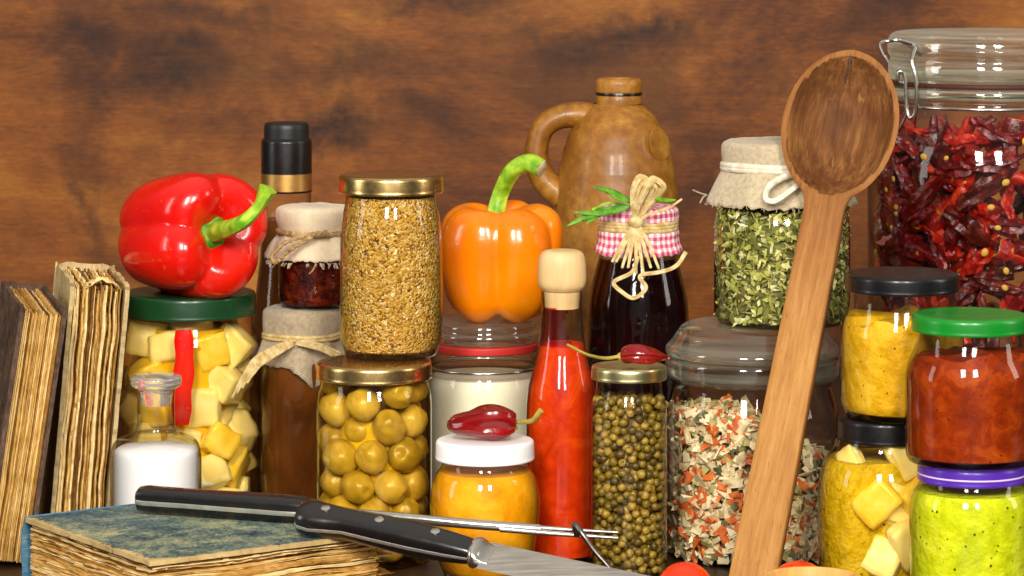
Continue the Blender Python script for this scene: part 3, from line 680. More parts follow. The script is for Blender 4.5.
# --- salt flask
SD = 202; t = thing('salt_flask', 'small clear apothecary flask of white salt with a glass stopper behind the blue book', 'flask', (X(156, SD), SD - 200, 0))
SP = gprof(SD, 0, [(44, 569), (45.5, 550), (45.5, 450, 1.1), (30, 440, .6), (19, 435, .5), (18.5, 395, .3), (21, 390)])
body(t, SP, M['flaskglass']); fill(t, SP, .19, pyz(457, SD, 2.6), M['salt'], 'salt', dome=.3, wob=lambda a, k, r, z: (r, z + (.08 * nz(cos(a) * r, sin(a) * r, 3) if z > 5.4 else 0)))
lathe(fil([(0, pyz(405, SD)), (14 * SD / F, pyz(405, SD), .1), (17 * SD / F, pyz(392, SD, 1), .15), (22 * SD / F, pyz(390, SD, 1), .1), (25.5 * SD / F, pyz(387, SD, 1), .15), (25.5 * SD / F, pyz(379, SD, 1), .2), (22 * SD / F, pyz(377, SD, 1), .2), (0, pyz(376.5, SD, 1))]), 56).build('stopper', M['frosted'], t)

# --- peach jam jar
AD = 195; t = thing('peach_jam_jar', 'round bellied jar of orange peach jam with a white lid in front', 'jar', (X(485, AD), AD - 200, 0))
AP = gprof(AD, 0, [(42, 590), (49, 565, .8), (55, 530, 1.2), (55.5, 508, 1.2), (51, 484, .8), (43, 474, .3), (42, 462)])
body(t, AP, M['glass_yellow'] if False else M['glass']); fill(t, AP, .05, pyz(478, AD, 2.6), M['peach'], 'peach_jam')
AZ = pyz(447, AD, 2.8); lid(t, 49.5 * AD / F, AZ, pyz(467, AD, 2.8), M['white_lid'], raise_=.03)

# --- dried chilli as a shape: bent crumpled pod, calyx, thin stem
def chilli_pod(pts, rad, seed, seg=18, crumple=.22, g=None, mi=0, flat=.85, kf=1.0):
    P = cr(pts, 8); g = g or G()
    return tube(P, lambda k: rad * (sin(pi * min(1, .12 + .88 * k) ** .85) ** .6 if k < .97 else .35) * (1 - .25 * k) + .03, seg, g, mi, flat=flat,
        wob=lambda a, k: 1 + crumple * nz(cos(a) * 1.6 + seed, sin(a) * 1.6, k * 5 * kf + seed) + crumple * .6 * nz(cos(a) * 3.2, sin(a) * 3.2, k * 4 * kf + seed) - crumple * .9 * max(0, .3 - abs(nz(cos(a) * 2.2 + 4, sin(a) * 2.2, k * 3 * kf + seed)) * 1.6))
LO = W(487, 446, 195); t = thing('dried_chilli', 'plump shiny dark red chilli lying on the white lid, stem to the right', 'chilli', (LO.x, LO.y, AZ))
o0 = Vector((LO.x, LO.y, AZ)); zc = AZ + 1.0
def at(px, z, d): return Vector((X(px, d), d - 200, z)) - o0
chilli_pod([at(512, zc, 194.5), at(495, zc + .12, 194.2), at(475, zc + .02, 194.3), at(456, zc - .1, 194.6), at(450, zc - .2, 194.8)], 1.12, 2.3, 36, crumple=.24, flat=.9, kf=.45).build('pod', M['chilli'], t)
tube(cr([at(509, zc, 194.5), at(513, zc, 194.4), at(515, zc + .05, 194.4)], 4), lambda k: .75 - .45 * k, 12, wob=lambda a, k: 1 + .15 * sin(5 * a)).build('calyx', M['stem_dry'], t)
tube(cr([at(514, zc + .05, 194.4), at(524, zc + .1, 194.2), at(533, zc + .25, 193.9), at(541, zc + .85, 193.6)], 6), lambda k: .12 + .06 * k, 9).build('stem', M['stem_dry'], t)

# --- red sauce bottle with wooden stopper
ED = 200; t = thing('sauce_bottle', 'slim bottle of bright red sauce with a turned wooden stopper', 'bottle', (X(562, ED), ED - 200, 0))
EP = gprof(ED, 0, [(35, 567), (36, 550), (36.5, 400, 1.6), (27, 368, 1.6), (22, 345, 1.2), (19.5, 304, .4), (21, 300, .15), (21, 294)])
body(t, EP, M['glass']); fill(t, EP, .05, pyz(346, ED, 1.3), M['sauce'], 'red_sauce')
g = lathe(fil([(0, pyz(310, ED, 1)), (17 * ED / F, pyz(310, ED, 1)), (18 * ED / F, pyz(293, ED, 1), .05), (20 * ED / F, pyz(292, ED, 1), .3), (24.5 * ED / F, pyz(286, ED, 1), .5), (24 * ED / F, pyz(262, ED, 1), .5), (20 * ED / F, pyz(252, ED, 1), .4), (0, pyz(251, ED, 1))]), 56)
g.build('wooden_stopper', M['palewood'], t)
smz = lathe([(rz(EP, z) - .03, z) for z in [pyz(346, ED, 1.3) - .1 + k * .12 for k in range(20)]], 60)   # thin smear of sauce left on the neck
g = G(); keep = [f for f in smz.f if nz(smz.v[f[0]][0] * .9 + 3, smz.v[f[0]][1] * .9, smz.v[f[0]][2] * .5) > -.12 and smz.v[f[0]][0] < 0.5]
g.add(smz.v, keep); g.build('sauce_smear', M['sauce_film'], t)

# --- jug
UD = 229; t = thing('stoneware_jug', 'brown glazed stoneware jug with a loop handle against the wood panel', 'jug', (X(617, UD), UD - 200, 0))
UP = fil(PF(UD, 0, [(55, 560), (62, 530, 1), (64, 330, 2), (62, 200, 2.5), (54, 150, 2.5), (40, 120, 1.5), (24, 105, .6)]), 8)
g = lathe([(0, .1), (UP[0][0] * .9, 0)] + UP, 80, lambda a, k, r, z: (r * (1 + .006 * sin(z * 5) + .008 * nz(cos(a), sin(a), z * .3)), z)); g.build('jug_body', M['ceramic'], t, sharp=None)
q = lambda py: pyz(py, UD, 1.5)
nx = .45
g = lathe(fil([(23 * UD / F, q(108)), (23 * UD / F, q(100), .1), (22 * UD / F, q(95.5), .1), (23 * UD / F, q(93), .1), (23.5 * UD / F, q(82), .25), (20 * UD / F, q(79), .2), (13 * UD / F, q(80), .1), (12 * UD / F, q(95))]), 56, cx=nx * .3); g.build('neck', M['ceramic'], t)
g = G(); lathe([(22.6 * UD / F, q(96.6)), (23.5 * UD / F, q(95.4)), (23.2 * UD / F, q(93.4))], 56, cx=nx * .3, g=g); lathe([(23.3 * UD / F, q(107)), (23.4 * UD / F, q(105))], 56, cx=nx * .3, g=g)
g.build('dark_glaze_ring', M['black'], t)
o0 = Vector((X(617, UD), UD - 200, 0))
tube(cr([W(598, 120, UD) - o0, W(580, 115, UD) - o0, W(560, 117, UD) - o0, W(544, 127, UD) - o0, W(537, 146, UD) - o0, W(538, 166, UD) - o0, W(546, 182, UD) - o0, W(562, 196, UD) - o0], 8), lambda k: 1.0 - .22 * sin(pi * k), 16, flat=1.1, up=(0, 1, 0)).build('handle', M['ceramic'], t)
g = lathe([(1.15, -.05), (1.05, .0), (.95, -.015), (.85, .0), (.7, -.015), (.45, .0), (0, .005)], 40); g.f = [tuple(reversed(f)) for f in g.f]
am = radians(-38); pc = Vector((cos(am) * 3.585, sin(am) * 3.585, pyz(145, UD, 3)))
nrm = Vector((cos(am), sin(am), .2)).normalized(); uu = nrm.orthogonal().normalized()
g.xf(Matrix((uu, nrm.cross(uu), nrm)).transposed().to_4x4()); g.xf(Matrix.Translation(pc)); g.build('round_stamp', M['ceramic'], t)

# --- syrup bottle with gingham cap
YD = 212; t = thing('syrup_bottle', 'bottle of nearly black syrup with a pink gingham cap and raffia bow', 'bottle', (X(638, YD), YD - 200, 0))
YP = gprof(YD, 0, [(50, 535), (51, 515), (51, 310, 1.6), (43, 276, 1.2), (37, 255, .8), (37, 215)])
body(t, YP, M['glass']); fill(t, YP, .05, pyz(262, YD, 2.4), M['syrup'], 'dark_syrup')
cover(t, 40 * YD / F, pyz(208, YD, 1.5), 37.5 * YD / F, pyz(231, YD, 2.4), 43 * YD / F, pyz(257, YD, 2.7), 9, M['gingham'], 1.3, jag=.14, amp=.05)
wrap(t, 39 * YD / F, pyz(229, YD, 2.4), .16, M['raffia'], 3, 'raffia_tie', dz=.22, flat=.6)
o0 = Vector((X(638, YD), YD - 200, 0)); g = G(); rnd = random.Random(6)
kn = W(636, 222, 208.9) - o0
for k in range(10):            # loops standing up
    dx = rnd.uniform(-5, 14); top = rnd.uniform(174, 182); wd_ = rnd.uniform(5, 12)
    tube(cr([kn, W(634 + dx * .4, 205, 208.4) - o0, W(638 + dx, top + 6, 208.2 + rnd.uniform(-.3, .3)) - o0, W(641 + dx + wd_ * .4, top, 208.4) - o0, W(644 + dx + wd_, top + 8, 208.6) - o0, W(642 + dx * .5 + wd_ * .5, 204, 208.9) - o0, kn + Vector((.1, 0, 0))], 6), .12, 6, g, flat=.3, up=(0, 1, 0))
for (e, m) in (((616, 262), (626, 242)), ((622, 268), (629, 245)), ((628, 268), (632, 245)), ((636, 274), (636, 250)), ((644, 278), (640, 250)), ((659, 269), (648, 242)), ((612, 262), (624, 240)), ((651, 268), (644, 246))):
    tube(cr([kn, W(m[0], m[1], 208.5) - o0, W(e[0], e[1], 208.1) - o0], 7), lambda q: .15 - .06 * q, 6, g, flat=.3, up=(0, 1, 0))
tube(cr([W(638, 256, 208.2) - o0, W(632, 272, 207.8) - o0, W(614, 282, 207.7) - o0, W(622, 292, 207.4) - o0, W(634, 298, 207.3) - o0, W(646, 288, 207.3) - o0, W(640, 276, 207.6) - o0, W(660, 272, 207.5) - o0, W(676, 266, 207.8) - o0, W(686, 252, 208.2) - o0], 7), .14, 6, g, flat=.3, up=(0, 1, 0))
tube(cr([kn, W(650, 214, 208.6) - o0, W(668, 208, 208.8) - o0, W(682, 199, 209) - o0], 6), lambda q: .12 - .05 * q, 6, g, flat=.3, up=(0, 1, 0))
ball(.42, g, 12, 8, fn=lambda p: kn + Vector((p.x * .5, p.y * .35, p.z * .42)))
g.build('raffia_bow', M['raffia'], t)
# herb sprig tucked under the bow
t = thing('herb_sprig', 'green sprig of narrow leaves tucked behind the raffia bow on the gingham cap', 'herb sprig', W(634, 208, 209.5))
o0 = W(634, 208, 209.5); g = G()
tube(cr([Vector((0, 0, 0)), W(610, 203, 209) - o0, W(592, 210, 208.6) - o0], 6), .09, 7).build('stalk', M['stem'], t)
def leaf(g, a, b, bend, wdt, tw=0):
    a, b = Vector(a), Vector(b); n = 12; D = (b - a); side = D.cross(Vector((0, -1, .3))).normalized(); nr = D.cross(side).normalized(); v = []; f = []
    for i in range(n + 1):
        k = i / n; p = a + D * k + side * bend * sin(pi * k); hw = wdt * sin(pi * min(1, k * .92 + .06)) ** .8
        for j in (-1, -.5, 0, .5, 1): v.append(p + side * hw * j + nr * (.14 * abs(j) * hw * 2 + tw * j * hw))
    for i in range(n):
        for j in range(4): q = i * 5 + j; f.append((q, q + 1, q + 6, q + 5))
    g.add(v, f)
for (a, b, bend, wd_) in (((633, 206), (567, 226), .25, .34), ((630, 207), (574, 212), -.2, .3), ((633, 203), (593, 187), .15, .3), ((622, 208), (582, 220), .1, .28), ((630, 203), (606, 190), -.1, .22), ((612, 209), (586, 224), .1, .24), ((650, 196), (676, 200), .12, .2)):
    gl = G(); leaf(gl, W(a[0], a[1], 209) - o0, W(b[0], b[1], 208) - o0, bend, wd_ * .68, .2); solid(gl.build('leaf', M['leaf'], t), .05)

# --- peppercorn jar
ND = 195; t = thing('peppercorn_jar', 'slim glass jar of green peppercorns with a pale gold lid', 'jar', (X(629, ND), ND - 200, 0))
NP = gprof(ND, 0, [(37, 586), (38, 570), (38, 410, .6), (33, 396, .3), (33, 380)])
body(t, NP, M['glass']); NZ = pyz(370, ND, 2.1); lid(t, 38 * ND / F, NZ, pyz(384, ND, 2.1), M['palegold'])
NR = 38 * ND / F - .05; ntop = pyz(402, ND, 2.1); rp = .25; rnd = random.Random(21)
def pcm(seed, mat):
    def fn(p): return p * rp * (1 + .07 * nz(p.x * 2 + seed, p.y * 2, p.z * 2))
    return ball(rp, seg=14, rings=9, fn=fn).mesh('peppercorn', mat)
pms = [pcm(i, M[k]) for i, k in enumerate(('pc_a', 'pc_b', 'pc_a', 'pc_c'))]
def hole_pc():
    g = ball(rp, seg=14, rings=9, fn=lambda p: p * rp * (1 - (.32 * max(0, p.z - .78) / .22))); g.m = [1 if all(g.v[i][2] > .7 * rp * .85 and abs(g.v[i][0]) + abs(g.v[i][1]) < .12 for i in f) else 0 for f in g.f]; return g.mesh('peppercorn', [M['pc_b'], M['pc_c']])
pms.append(hole_pc())
pts = []; rows = int((ntop - .4) / (rp * 1.78)); tries = 0
while tries < 14000:
    tries += 1; a = rnd.uniform(pi * .98, pi * 2.02); z = rnd.uniform(.35 + rp, ntop); r = NR - rp - abs(rnd.gauss(0, .1)); p = Vector((r * cos(a), r * sin(a), z))
    if all((p - Vector((q_[2] * cos(q_[0]), q_[2] * sin(q_[0]), q_[1]))).length > 1.78 * rp for q_ in pts): pts.append([a, z, r])
rnd.shuffle(pts); core = pts[296:]; pts = pts[:296]
for a, z, r in pts:
    instance('peppercorn', rnd.choices(pms, (5, 4, 4, 3, 2))[0], t.location / S + Vector((r * cos(a), r * sin(a), z)), 'small round olive green peppercorn inside the pale gold lidded jar', 'peppercorn', 'peppercorns in the slim jar', rrot(rnd), rnd.uniform(.9, 1.1))
g = G()
def addpc(a, z, r):
    c = Vector((r * cos(a), r * sin(a), z)); ball(rp, g, 10, 7, fn=lambda p: c + p * rp, mi=rnd.choice((0, 1, 2)))
for a, z, r in core: addpc(a, z, r)
for i in range(rows):
    for j in range(17): addpc(pi * (j + rnd.uniform(-.2, .2)) / 17 , .35 + rp + i * rp * 1.78 + rnd.uniform(-.1, .1), NR - rp)
    for j in range(18): addpc(2 * pi * (j + rnd.uniform(-.2, .2)) / 18, .35 + rp + i * rp * 1.78 + rnd.uniform(-.1, .1), NR - rp * 2.5 + rnd.uniform(-.1, .1))
for k in range(34): addpc(rnd.uniform(0, 2 * pi), ntop - rnd.uniform(.1, .3), sqrt(rnd.random()) * (NR - rp))
lathe([(0, .4), (NR - 2.6 * rp, .4), (NR - 2.6 * rp, ntop - .3), (0, ntop - .3)], 32, g=g, mi=2)
o = g.build('peppercorns', [M['pc_a'], M['pc_b'], M['pc_c']], loc=t.location / S); tag(o, 'mass of peppercorns deeper inside the slim pale gold lidded jar', 'peppercorns', kind='stuff')
LO = W(640, 366, 195); t = thing('dried_chilli', 'small wrinkled red chilli on the pale gold lid, long stem pointing left', 'chilli', (LO.x, LO.y, NZ))
o0 = Vector((LO.x, LO.y, NZ)); zc = NZ + .58
chilli_pod([at(623, zc, 194.4), at(634, zc + .1, 194.2), at(646, zc + .08, 194.2), at(658, zc - .05, 194.5), at(668, zc - .15, 194.8)], .66, 5.1, 28, crumple=.3, kf=.55).build('pod', M['chilli'], t)
tube(cr([at(626, zc, 194.4), at(622, zc, 194.3), at(618, zc, 194.2)], 4), lambda k: .42 - .25 * k, 10).build('calyx', M['stem_dry'], t)
tube(cr([at(619, zc, 194.2), at(604, zc - .05, 193.9), at(586, zc + .25, 193.4), at(567, zc + .85, 193)], 6), lambda k: .11 - .03 * k, 8).build('stem', M['stem_dry'], t)

# --- dried vegetable jar
VD = 202; t = thing('vegetable_jar', 'wide glass jar of dried vegetable flakes with a glass lid, behind the spoon handle', 'jar', (X(752, VD), VD - 200, 0))
VP = gprof(VD, 0, [(85, 572), (87, 555), (87, 425, .9), (79, 398, .5), (79, 391, .3), (86.5, 385, .25), (86.5, 369, .3), (82, 367)])
body(t, VP, M['glass'])
k_ = VD / F; vz0 = pyz(367, VD, 5); VZ = pyz(331, VD, 4)
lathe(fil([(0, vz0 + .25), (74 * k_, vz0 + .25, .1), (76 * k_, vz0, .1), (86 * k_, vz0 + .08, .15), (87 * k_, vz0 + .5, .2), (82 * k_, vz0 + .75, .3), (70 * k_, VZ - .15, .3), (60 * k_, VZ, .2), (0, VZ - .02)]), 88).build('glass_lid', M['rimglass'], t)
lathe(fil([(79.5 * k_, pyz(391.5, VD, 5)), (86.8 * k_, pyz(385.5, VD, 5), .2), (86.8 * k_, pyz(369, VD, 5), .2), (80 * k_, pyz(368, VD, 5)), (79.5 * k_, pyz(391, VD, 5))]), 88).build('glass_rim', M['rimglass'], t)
g = G(); rnd = random.Random(33); VR = 87 * k_ - .05
def vtop(a): return pyz(418, VD, 5) - .4 * (1 + sin(a * 1 + 1.2)) - 2.6 * max(0, min(1, cos(a) * 2.2))  + .2 * nz(a * 3)
n = 0
while n < 2000:
    a = rnd.uniform(0, 2 * pi); 
    if sin(a) > .2 and rnd.random() < .8: continue
    z = rnd.uniform(.3, pyz(412, VD, 5)); r = VR - .12 - abs(rnd.gauss(0, .32))
    if z > vtop(a): continue
    sz = (rnd.uniform(.25, .95), rnd.uniform(.06, .16), rnd.uniform(.14, .5))
    Mx = Matrix.Rotation(a + pi / 2, 3, 'Z') @ Matrix.Rotation(rnd.gauss(0, .5), 3, 'X') @ Matrix.Rotation(rnd.gauss(0, .45), 3, 'Z') @ Matrix.Rotation(rnd.uniform(0, pi), 3, 'Y')
    box(g, (r * cos(a), r * sin(a), z), sz, Mx, rnd.choices(range(5), (34, 34, 17, 9, 4))[0], .2, rnd); n += 1
lathe([(0, .3), (VR - .75, .3), (VR - .75, vtop(pi * 1.5) - .6), (0, vtop(pi * 1.5) - 1)], 40, lambda a, k, r, z: (r, min(z, vtop(a) - .2)), g=g, mi=4)
for k in range(420):
    a = rnd.uniform(0, 2 * pi); r = sqrt(rnd.random()) * (VR - .4)
    box(g, (r * cos(a), r * sin(a), vtop(a) * (r / VR) + (vtop(pi * 1.5) - .5) * (1 - r / VR) - .1), (rnd.uniform(.3, .8), .12, rnd.uniform(.2, .6)), rrot(rnd), rnd.choices(range(5), (30, 26, 15, 15, 9))[0], .2, rnd)
o = g.build('dried_vegetables', [M['v_cream'], M['v_beige'], M['v_red'], M['v_green'], M['v_dark']], loc=t.location / S, smooth=False); tag(o, 'cream, orange and green dried vegetable flakes filling the wide glass lidded jar', 'dried vegetables', kind='stuff')

# --- herb jar with linen cap
HD = 202; t = thing('herb_jar', 'glass jar of dried green herbs with a tied linen cap, on the vegetable jar lid', 'jar', (X(782, HD), HD - 200, VZ))
HP = gprof(HD, VZ, [(66, 334), (68, 322), (68, 225, .6), (60, 205, .4), (60, 185)])
body(t, HP, M['glass_green'])
cover(t, 60 * HD / F, pyz(144, HD, 2.8) - VZ, 58 * HD / F, pyz(173, HD, 3.4) - VZ, 75 * HD / F, pyz(209, HD, 4.3) - VZ, 5, M['linen'], 3.3, jag=.18, amp=.05)
wrap(t, 59.5 * HD / F, pyz(171, HD, 3.5) - VZ, .2, M['cord'], 2, 'cord_tie', dz=.2, flat=.8)
o0 = Vector((X(782, HD), HD - 200, VZ)); g = G()
tube(cr([W(800, 172, 198.2) - o0, W(782, 178, 197.6) - o0, W(769, 187, 197.2) - o0, W(766, 198, 197) - o0, W(774, 201, 196.9) - o0, W(787, 193, 197) - o0, W(801, 182, 197.6) - o0], 7), .19, 8, g, flat=.6, up=(0, 1, 0)); g.build('cord_loop', M['cord'], t)
threads(t, 74 * HD / F, pyz(207, HD, 4.3) - VZ, 40, M['linen'], 9, .3, .025)
g = G()
for e in ((693, 190), (700, 203)): tube(cr([W(707, 195, 202) - o0, W((707 + e[0]) / 2, 193 + (e[1] - 190) * .3, 201.8) - o0, W(e[0], e[1], 201.6) - o0], 4), .05, 6, g)
g.build('loose_thread', M['linen'], t)
g = G(); rnd = random.Random(44); HR = 68 * HD / F - .06; htop = pyz(214, HD, 4) - VZ
for k in range(2800):
    a = rnd.uniform(0, 2 * pi)
    if sin(a) > .25 and rnd.random() < .85: continue
    z = rnd.uniform(.3, htop); r = HR - .06 - abs(rnd.gauss(0, .2)); mi = rnd.choices((0, 1, 2, 3), (30, 36, 22, 12))[0]
    Mx = Matrix.Rotation(a + pi / 2, 3, 'Z') @ Matrix.Rotation(rnd.gauss(0, .5), 3, 'X') @ Matrix.Rotation(rnd.gauss(0, .5), 3, 'Z') @ Matrix.Rotation(rnd.uniform(0, pi), 3, 'Y')
    if mi == 3: box(g, (r * cos(a), r * sin(a), z), (rnd.uniform(.4, .9), .06, .07), Mx, 3)
    else:
        L, w = rnd.uniform(.25, .8), rnd.uniform(.14, .4); c = rnd.uniform(-.12, .12)
        vv = [Mx @ Vector(p) + Vector((r * cos(a), r * sin(a), z)) for p in ((-L / 2, 0, -w * .2), (-L * .1, c, -w / 2), (L / 2, 0, 0), (L * .05, c, w / 2), (-L / 2, .04, w * .2))]
        g.add(vv, [(0, 1, 3, 4), (1, 2, 3)], None, mi)
lathe([(0, .3), (HR - .5, .3), (HR - .5, htop - .2), (0, htop)], 40, g=g, mi=0)
o = g.build('dried_herbs', [M['h_dark'], M['h_mid'], M['h_pale'], M['h_straw']], loc=t.location / S, smooth=False); tag(o, 'crumbled green and yellow dried herbs filling the linen capped jar', 'dried herbs', kind='stuff')

# --- big clip jar of dried chillies
QD = 222; t = thing('clip_jar', 'large glass clip jar of dried red chillies at the back right', 'jar', (X(990, QD), QD - 200, 0)); k_ = QD / F
QP = gprof(QD, 0, [(118, 520), (122, 500), (122, 160, 2.2), (104, 118, 1.2), (98, 106, .3), (101, 100, .2), (101, 93, .2), (97, 91)])
body(t, QP, M['glass'], seg=110); QR = 122 * k_
z_ = lambda py: pyz(py, QD, 6.5)
lathe(fil([(97 * k_, z_(90.5)), (101 * k_, z_(90.5), .1), (101.5 * k_, z_(86), .1), (97 * k_, z_(85.5))]), 96).build('rubber_seal', M['seal_dark'], t)
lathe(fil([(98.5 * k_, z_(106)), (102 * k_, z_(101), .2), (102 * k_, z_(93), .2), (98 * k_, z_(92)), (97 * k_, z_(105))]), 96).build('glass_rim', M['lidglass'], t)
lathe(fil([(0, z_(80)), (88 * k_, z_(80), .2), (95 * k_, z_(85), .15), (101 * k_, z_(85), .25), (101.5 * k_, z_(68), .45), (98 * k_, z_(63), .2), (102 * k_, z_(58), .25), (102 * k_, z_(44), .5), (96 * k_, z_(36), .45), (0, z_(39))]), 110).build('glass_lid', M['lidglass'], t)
o0 = Vector((X(990, QD), QD - 200, 0)); D0 = 218.5
g = G()
tube(cr([W(921, 55, 221) - o0, W(902, 41, D0) - o0, W(888, 41, D0) - o0, W(880, 44, D0) - o0, W(882, 52, D0) - o0, W(888, 62, D0) - o0], 6), .13, 8, g)
tube(cr([W(897, 40, D0) - o0, W(906, 42, D0 - .3) - o0, W(915, 46, D0 - .6) - o0, W(912, 60, D0 - 1) - o0, W(915, 74, D0 - 1.2) - o0, W(917, 92, D0 - 1.2) - o0, W(916, 110, D0 - 1) - o0, W(911, 118, D0 - .8) - o0, W(907, 110, D0 - .6) - o0, W(906, 90, D0 - .6) - o0, W(904, 74, D0 - .6) - o0, W(899, 72, D0 - .6) - o0, W(898, 81, D0 - .5) - o0, W(904, 84, D0 - .4) - o0], 7), .14, 9, g)
tube(cr([W(908, 112, D0 - .5) - o0, W(900, 128, D0) - o0, W(896, 142, D0 + .5) - o0], 6), .12, 8, g)
g.build('wire_clasp', M['steel'], t)
g = G(); ring = [Vector((cos(a) * 100 * k_, sin(a) * 100 * k_, z_(110))) for a in [2 * pi * i / 72 for i in range(73)]]; tube(ring, .11, 8, g); g.build('wire_ring', M['steel'], t)
def heap_chilli(seed, mat, L=4.3, r=.86, cut=False):
    rn = random.Random(seed); pts = []; bend = rn.uniform(-.5, .5)
    for k in range(5):
        x = (k / 4 - .5) * L; pts.append(Vector((x, bend * (1 - (2 * k / 4 - 1) ** 2), rn.uniform(-.15, .15))))
    if not cut:
        g = chilli_pod(pts, r, seed * 3.7, 18, .6, flat=.62); return g.mesh('dried_chilli', [mat])
    P = cr(pts, 6); n = len(P); R_ = lambda k: r * (1.0 - .5 * k) * (1 + .1 * sin(k * 9))
    wb = lambda a, k: 1 + .3 * nz(cos(a) * 1.6 + seed, sin(a) * 1.6, k * 4)
    g = tube(P, R_, 14, mi=0, wob=wb); g.f.pop(-2); g.m.pop(-2)         # open at the cut end
    tube(P[:10], lambda k: R_(k * 9 / n) * .82, 14, g, 1, wob=wb); g.f.pop(-2); g.m.pop(-2)
    return g.mesh('dried_chilli', [mat, M['chilli_in']])
hms = [heap_chilli(1, M['chilli_a']), heap_chilli(2, M['chilli_b'], 3.9, .8), heap_chilli(3, M['chilli_a'], 5.0, .74), heap_chilli(4, M['chilli_c'], 4.6, .95), heap_chilli(5, M['chilli_b'], 3.2, .8, True), heap_chilli(6, M['chilli_a'], 3.6, .85, True), heap_chilli(7, M['chilli_c'], 4, .8)]
rnd = random.Random(55); base = t.location / S
def qtop(a): return pyz(140, QD, 7) + 1.3 * max(0, cos(a + .9)) + .2 * sin(5 * a)
spots = []; tries = 0
while len(spots) < 240 and tries < 60000:
    tries += 1; a = rnd.uniform(pi * .92, pi * 2.08) if len(spots) < 190 else rnd.uniform(0, 2 * pi); layer = 0 if len(spots) < 140 else 1
    r = QR - 1.25 - rnd.random() * .4 - layer * 1.3; zmax = qtop(a) - layer * .4; z = rnd.uniform(10.5, zmax)
    p = Vector((r * cos(a), r * sin(a), z))
    if all((p - q_).length > (1.3 if l_ == layer else .9) for q_, a_, l_ in spots): spots.append((p, a, layer))
for p, a, l_ in spots:
    Mx = Matrix.Rotation(a + pi / 2, 3, 'Z') @ Matrix.Rotation(rnd.uniform(0, pi * 2), 3, 'Y') @ Matrix.Rotation(rnd.gauss(0, .16), 3, 'Z')
    instance('dried_chilli', rnd.choices(hms, (5, 5, 4, 3, 4, 3, 2))[0], base + p, 'wrinkled dark red dried chilli inside the large clip jar', 'chilli', 'dried chillies in the large clip jar', Mx, rnd.uniform(.8, 1.05))
g = G(); ball(.17, g, 10, 6, fn=lambda p: Vector((p.x * .2, p.y * .07, p.z * .16))); sm = g.mesh('chilli_seed', M['seed'])
for k in range(26):
    a = rnd.uniform(pi * 1.02, pi * 1.9); z = rnd.uniform(13, qtop(a) - .5); r = QR - .18
    instance('chilli_seed', sm, base + Vector((r * cos(a), r * sin(a), z)), 'tiny yellow chilli seed stuck to the glass of the large clip jar', 'seed', 'chilli seeds in the large clip jar', Matrix.Rotation(a + pi / 2, 3, 'Z') @ Matrix.Rotation(rnd.uniform(0, pi), 3, 'Y'), rnd.uniform(.8, 1.4))

# --- right hand stacks
def stack_jar(name, label, cx, d, zb, pts, lidr, lz, mat, zt, fmat, fname, wobf=None, gm='glass', raise_=.09):
    t = thing(name, label, 'jar', (X(cx, d), d - 200, zb)); P = gprof(d, zb, pts); body(t, P, M[gm])
    if fmat: fill(t, P, .05, zt - zb, fmat, fname, wob=wobf)
    r = lidr * d / F; lid(t, r, pyz(lz[0], d, r) - zb, pyz(lz[1], d, r) - zb, mat, raise_=raise_)
    return t, P, pyz(lz[0], d, r)
LD = 192; t, LP, LZ = stack_jar('pickle_jar', 'jar of pale yellow pickled chunks with a black lid, under the yellow mustard jar', 886, LD, 0, [(62, 605), (67, 585), (69, 520, 2), (66, 478, 1.6), (52, 456, .6), (50, 446)], 48, (424, 447), M['lid_black'], 0, None, None, gm='glass_yellow')
lathe(fillprof(LP, .06, pyz(468, LD, 3.4)), 90, lambda a, k, r, z: (r * (1 - .34 * max(0, min(1, (cos(a - 1.62 * pi) - .5) * 3.5)) + .015 * nz(cos(a) * 3, sin(a) * 3, z)), z)).build('pickle_paste', M['paste'], t)
c2s = [cube_mesh('pickled_chunk', M['cube_b'], 11, (1.25, .6, 1)), cube_mesh('pickled_chunk', M['cube_a'], 12, (1, .7, 1.2)), cube_mesh('pickled_chunk', M['cube_b'], 13, (1.1, .65, 1.15))]
rnd = random.Random(71)
for px, py, k, sc_, dp in ((872, 505, 1, 1.0, .95), (902, 462, 0, .9, 1.1), (905, 545, 0, 1.05, .9), (893, 508, 2, .85, 1.6), (878, 562, 2, .9, 1.3), (912, 500, 1, .9, 1.2), (850, 470, 0, .7, 1.5)):
    x = X(px, LD) - X(886, LD); rr = rz(LP, pyz(py, LD, 3.4)) - .15; y = -sqrt(max(.2, rr * rr - x * x)) + dp
    instance('pickled_chunk', c2s[k], Vector((x, y, pyz(py, LD, 3.4))) + t.location / S, 'pale yellow pickled chunk inside the lower black lidded jar', 'pickled chunk', 'pickled chunks in the black lidded jar', Matrix.Rotation(math.atan2(x, -y) * .8, 3, 'Z') @ Matrix.Rotation(rnd.uniform(-.3, .3), 3, 'X') @ Matrix.Rotation(rnd.uniform(.3, 1.1), 3, 'Y'), sc_)
stack_jar('mustard_jar', 'jar of smooth yellow mustard with a black lid, standing on the pickle jar', 902, LD, LZ, [(58, 424), (61.5, 412), (61.5, 335, .8), (53, 312, .6), (53, 290)], 57, (279, 297), M['lid_black'], pyz(326, LD, 3.3), M['mustard'], 'yellow_mustard', smear(pyz(340, LD, 3.3) - LZ, 1.0, 7, 1.6))
GD = 185.5; t, GP, GZ = stack_jar('pesto_jar', 'jar of lime green pesto with a purple lid at the bottom right', 972, GD, 0, [(58, 610), (62, 590), (63, 525, 1.6), (60, 505, 1.2), (52, 492, .4), (51, 482)], 54.5, (471, 489), M['lid_purple'], pyz(500, GD, 3.2), M['lime'], 'lime_pesto')
r = 54.5 * GD / F; lathe([(r + .005, pyz(482.5, GD, r)), (r + .02, pyz(481.8, GD, r)), (r + .005, pyz(480.8, GD, r))], 80).build('pale_lid_line', M['lid_purple_line'], t)
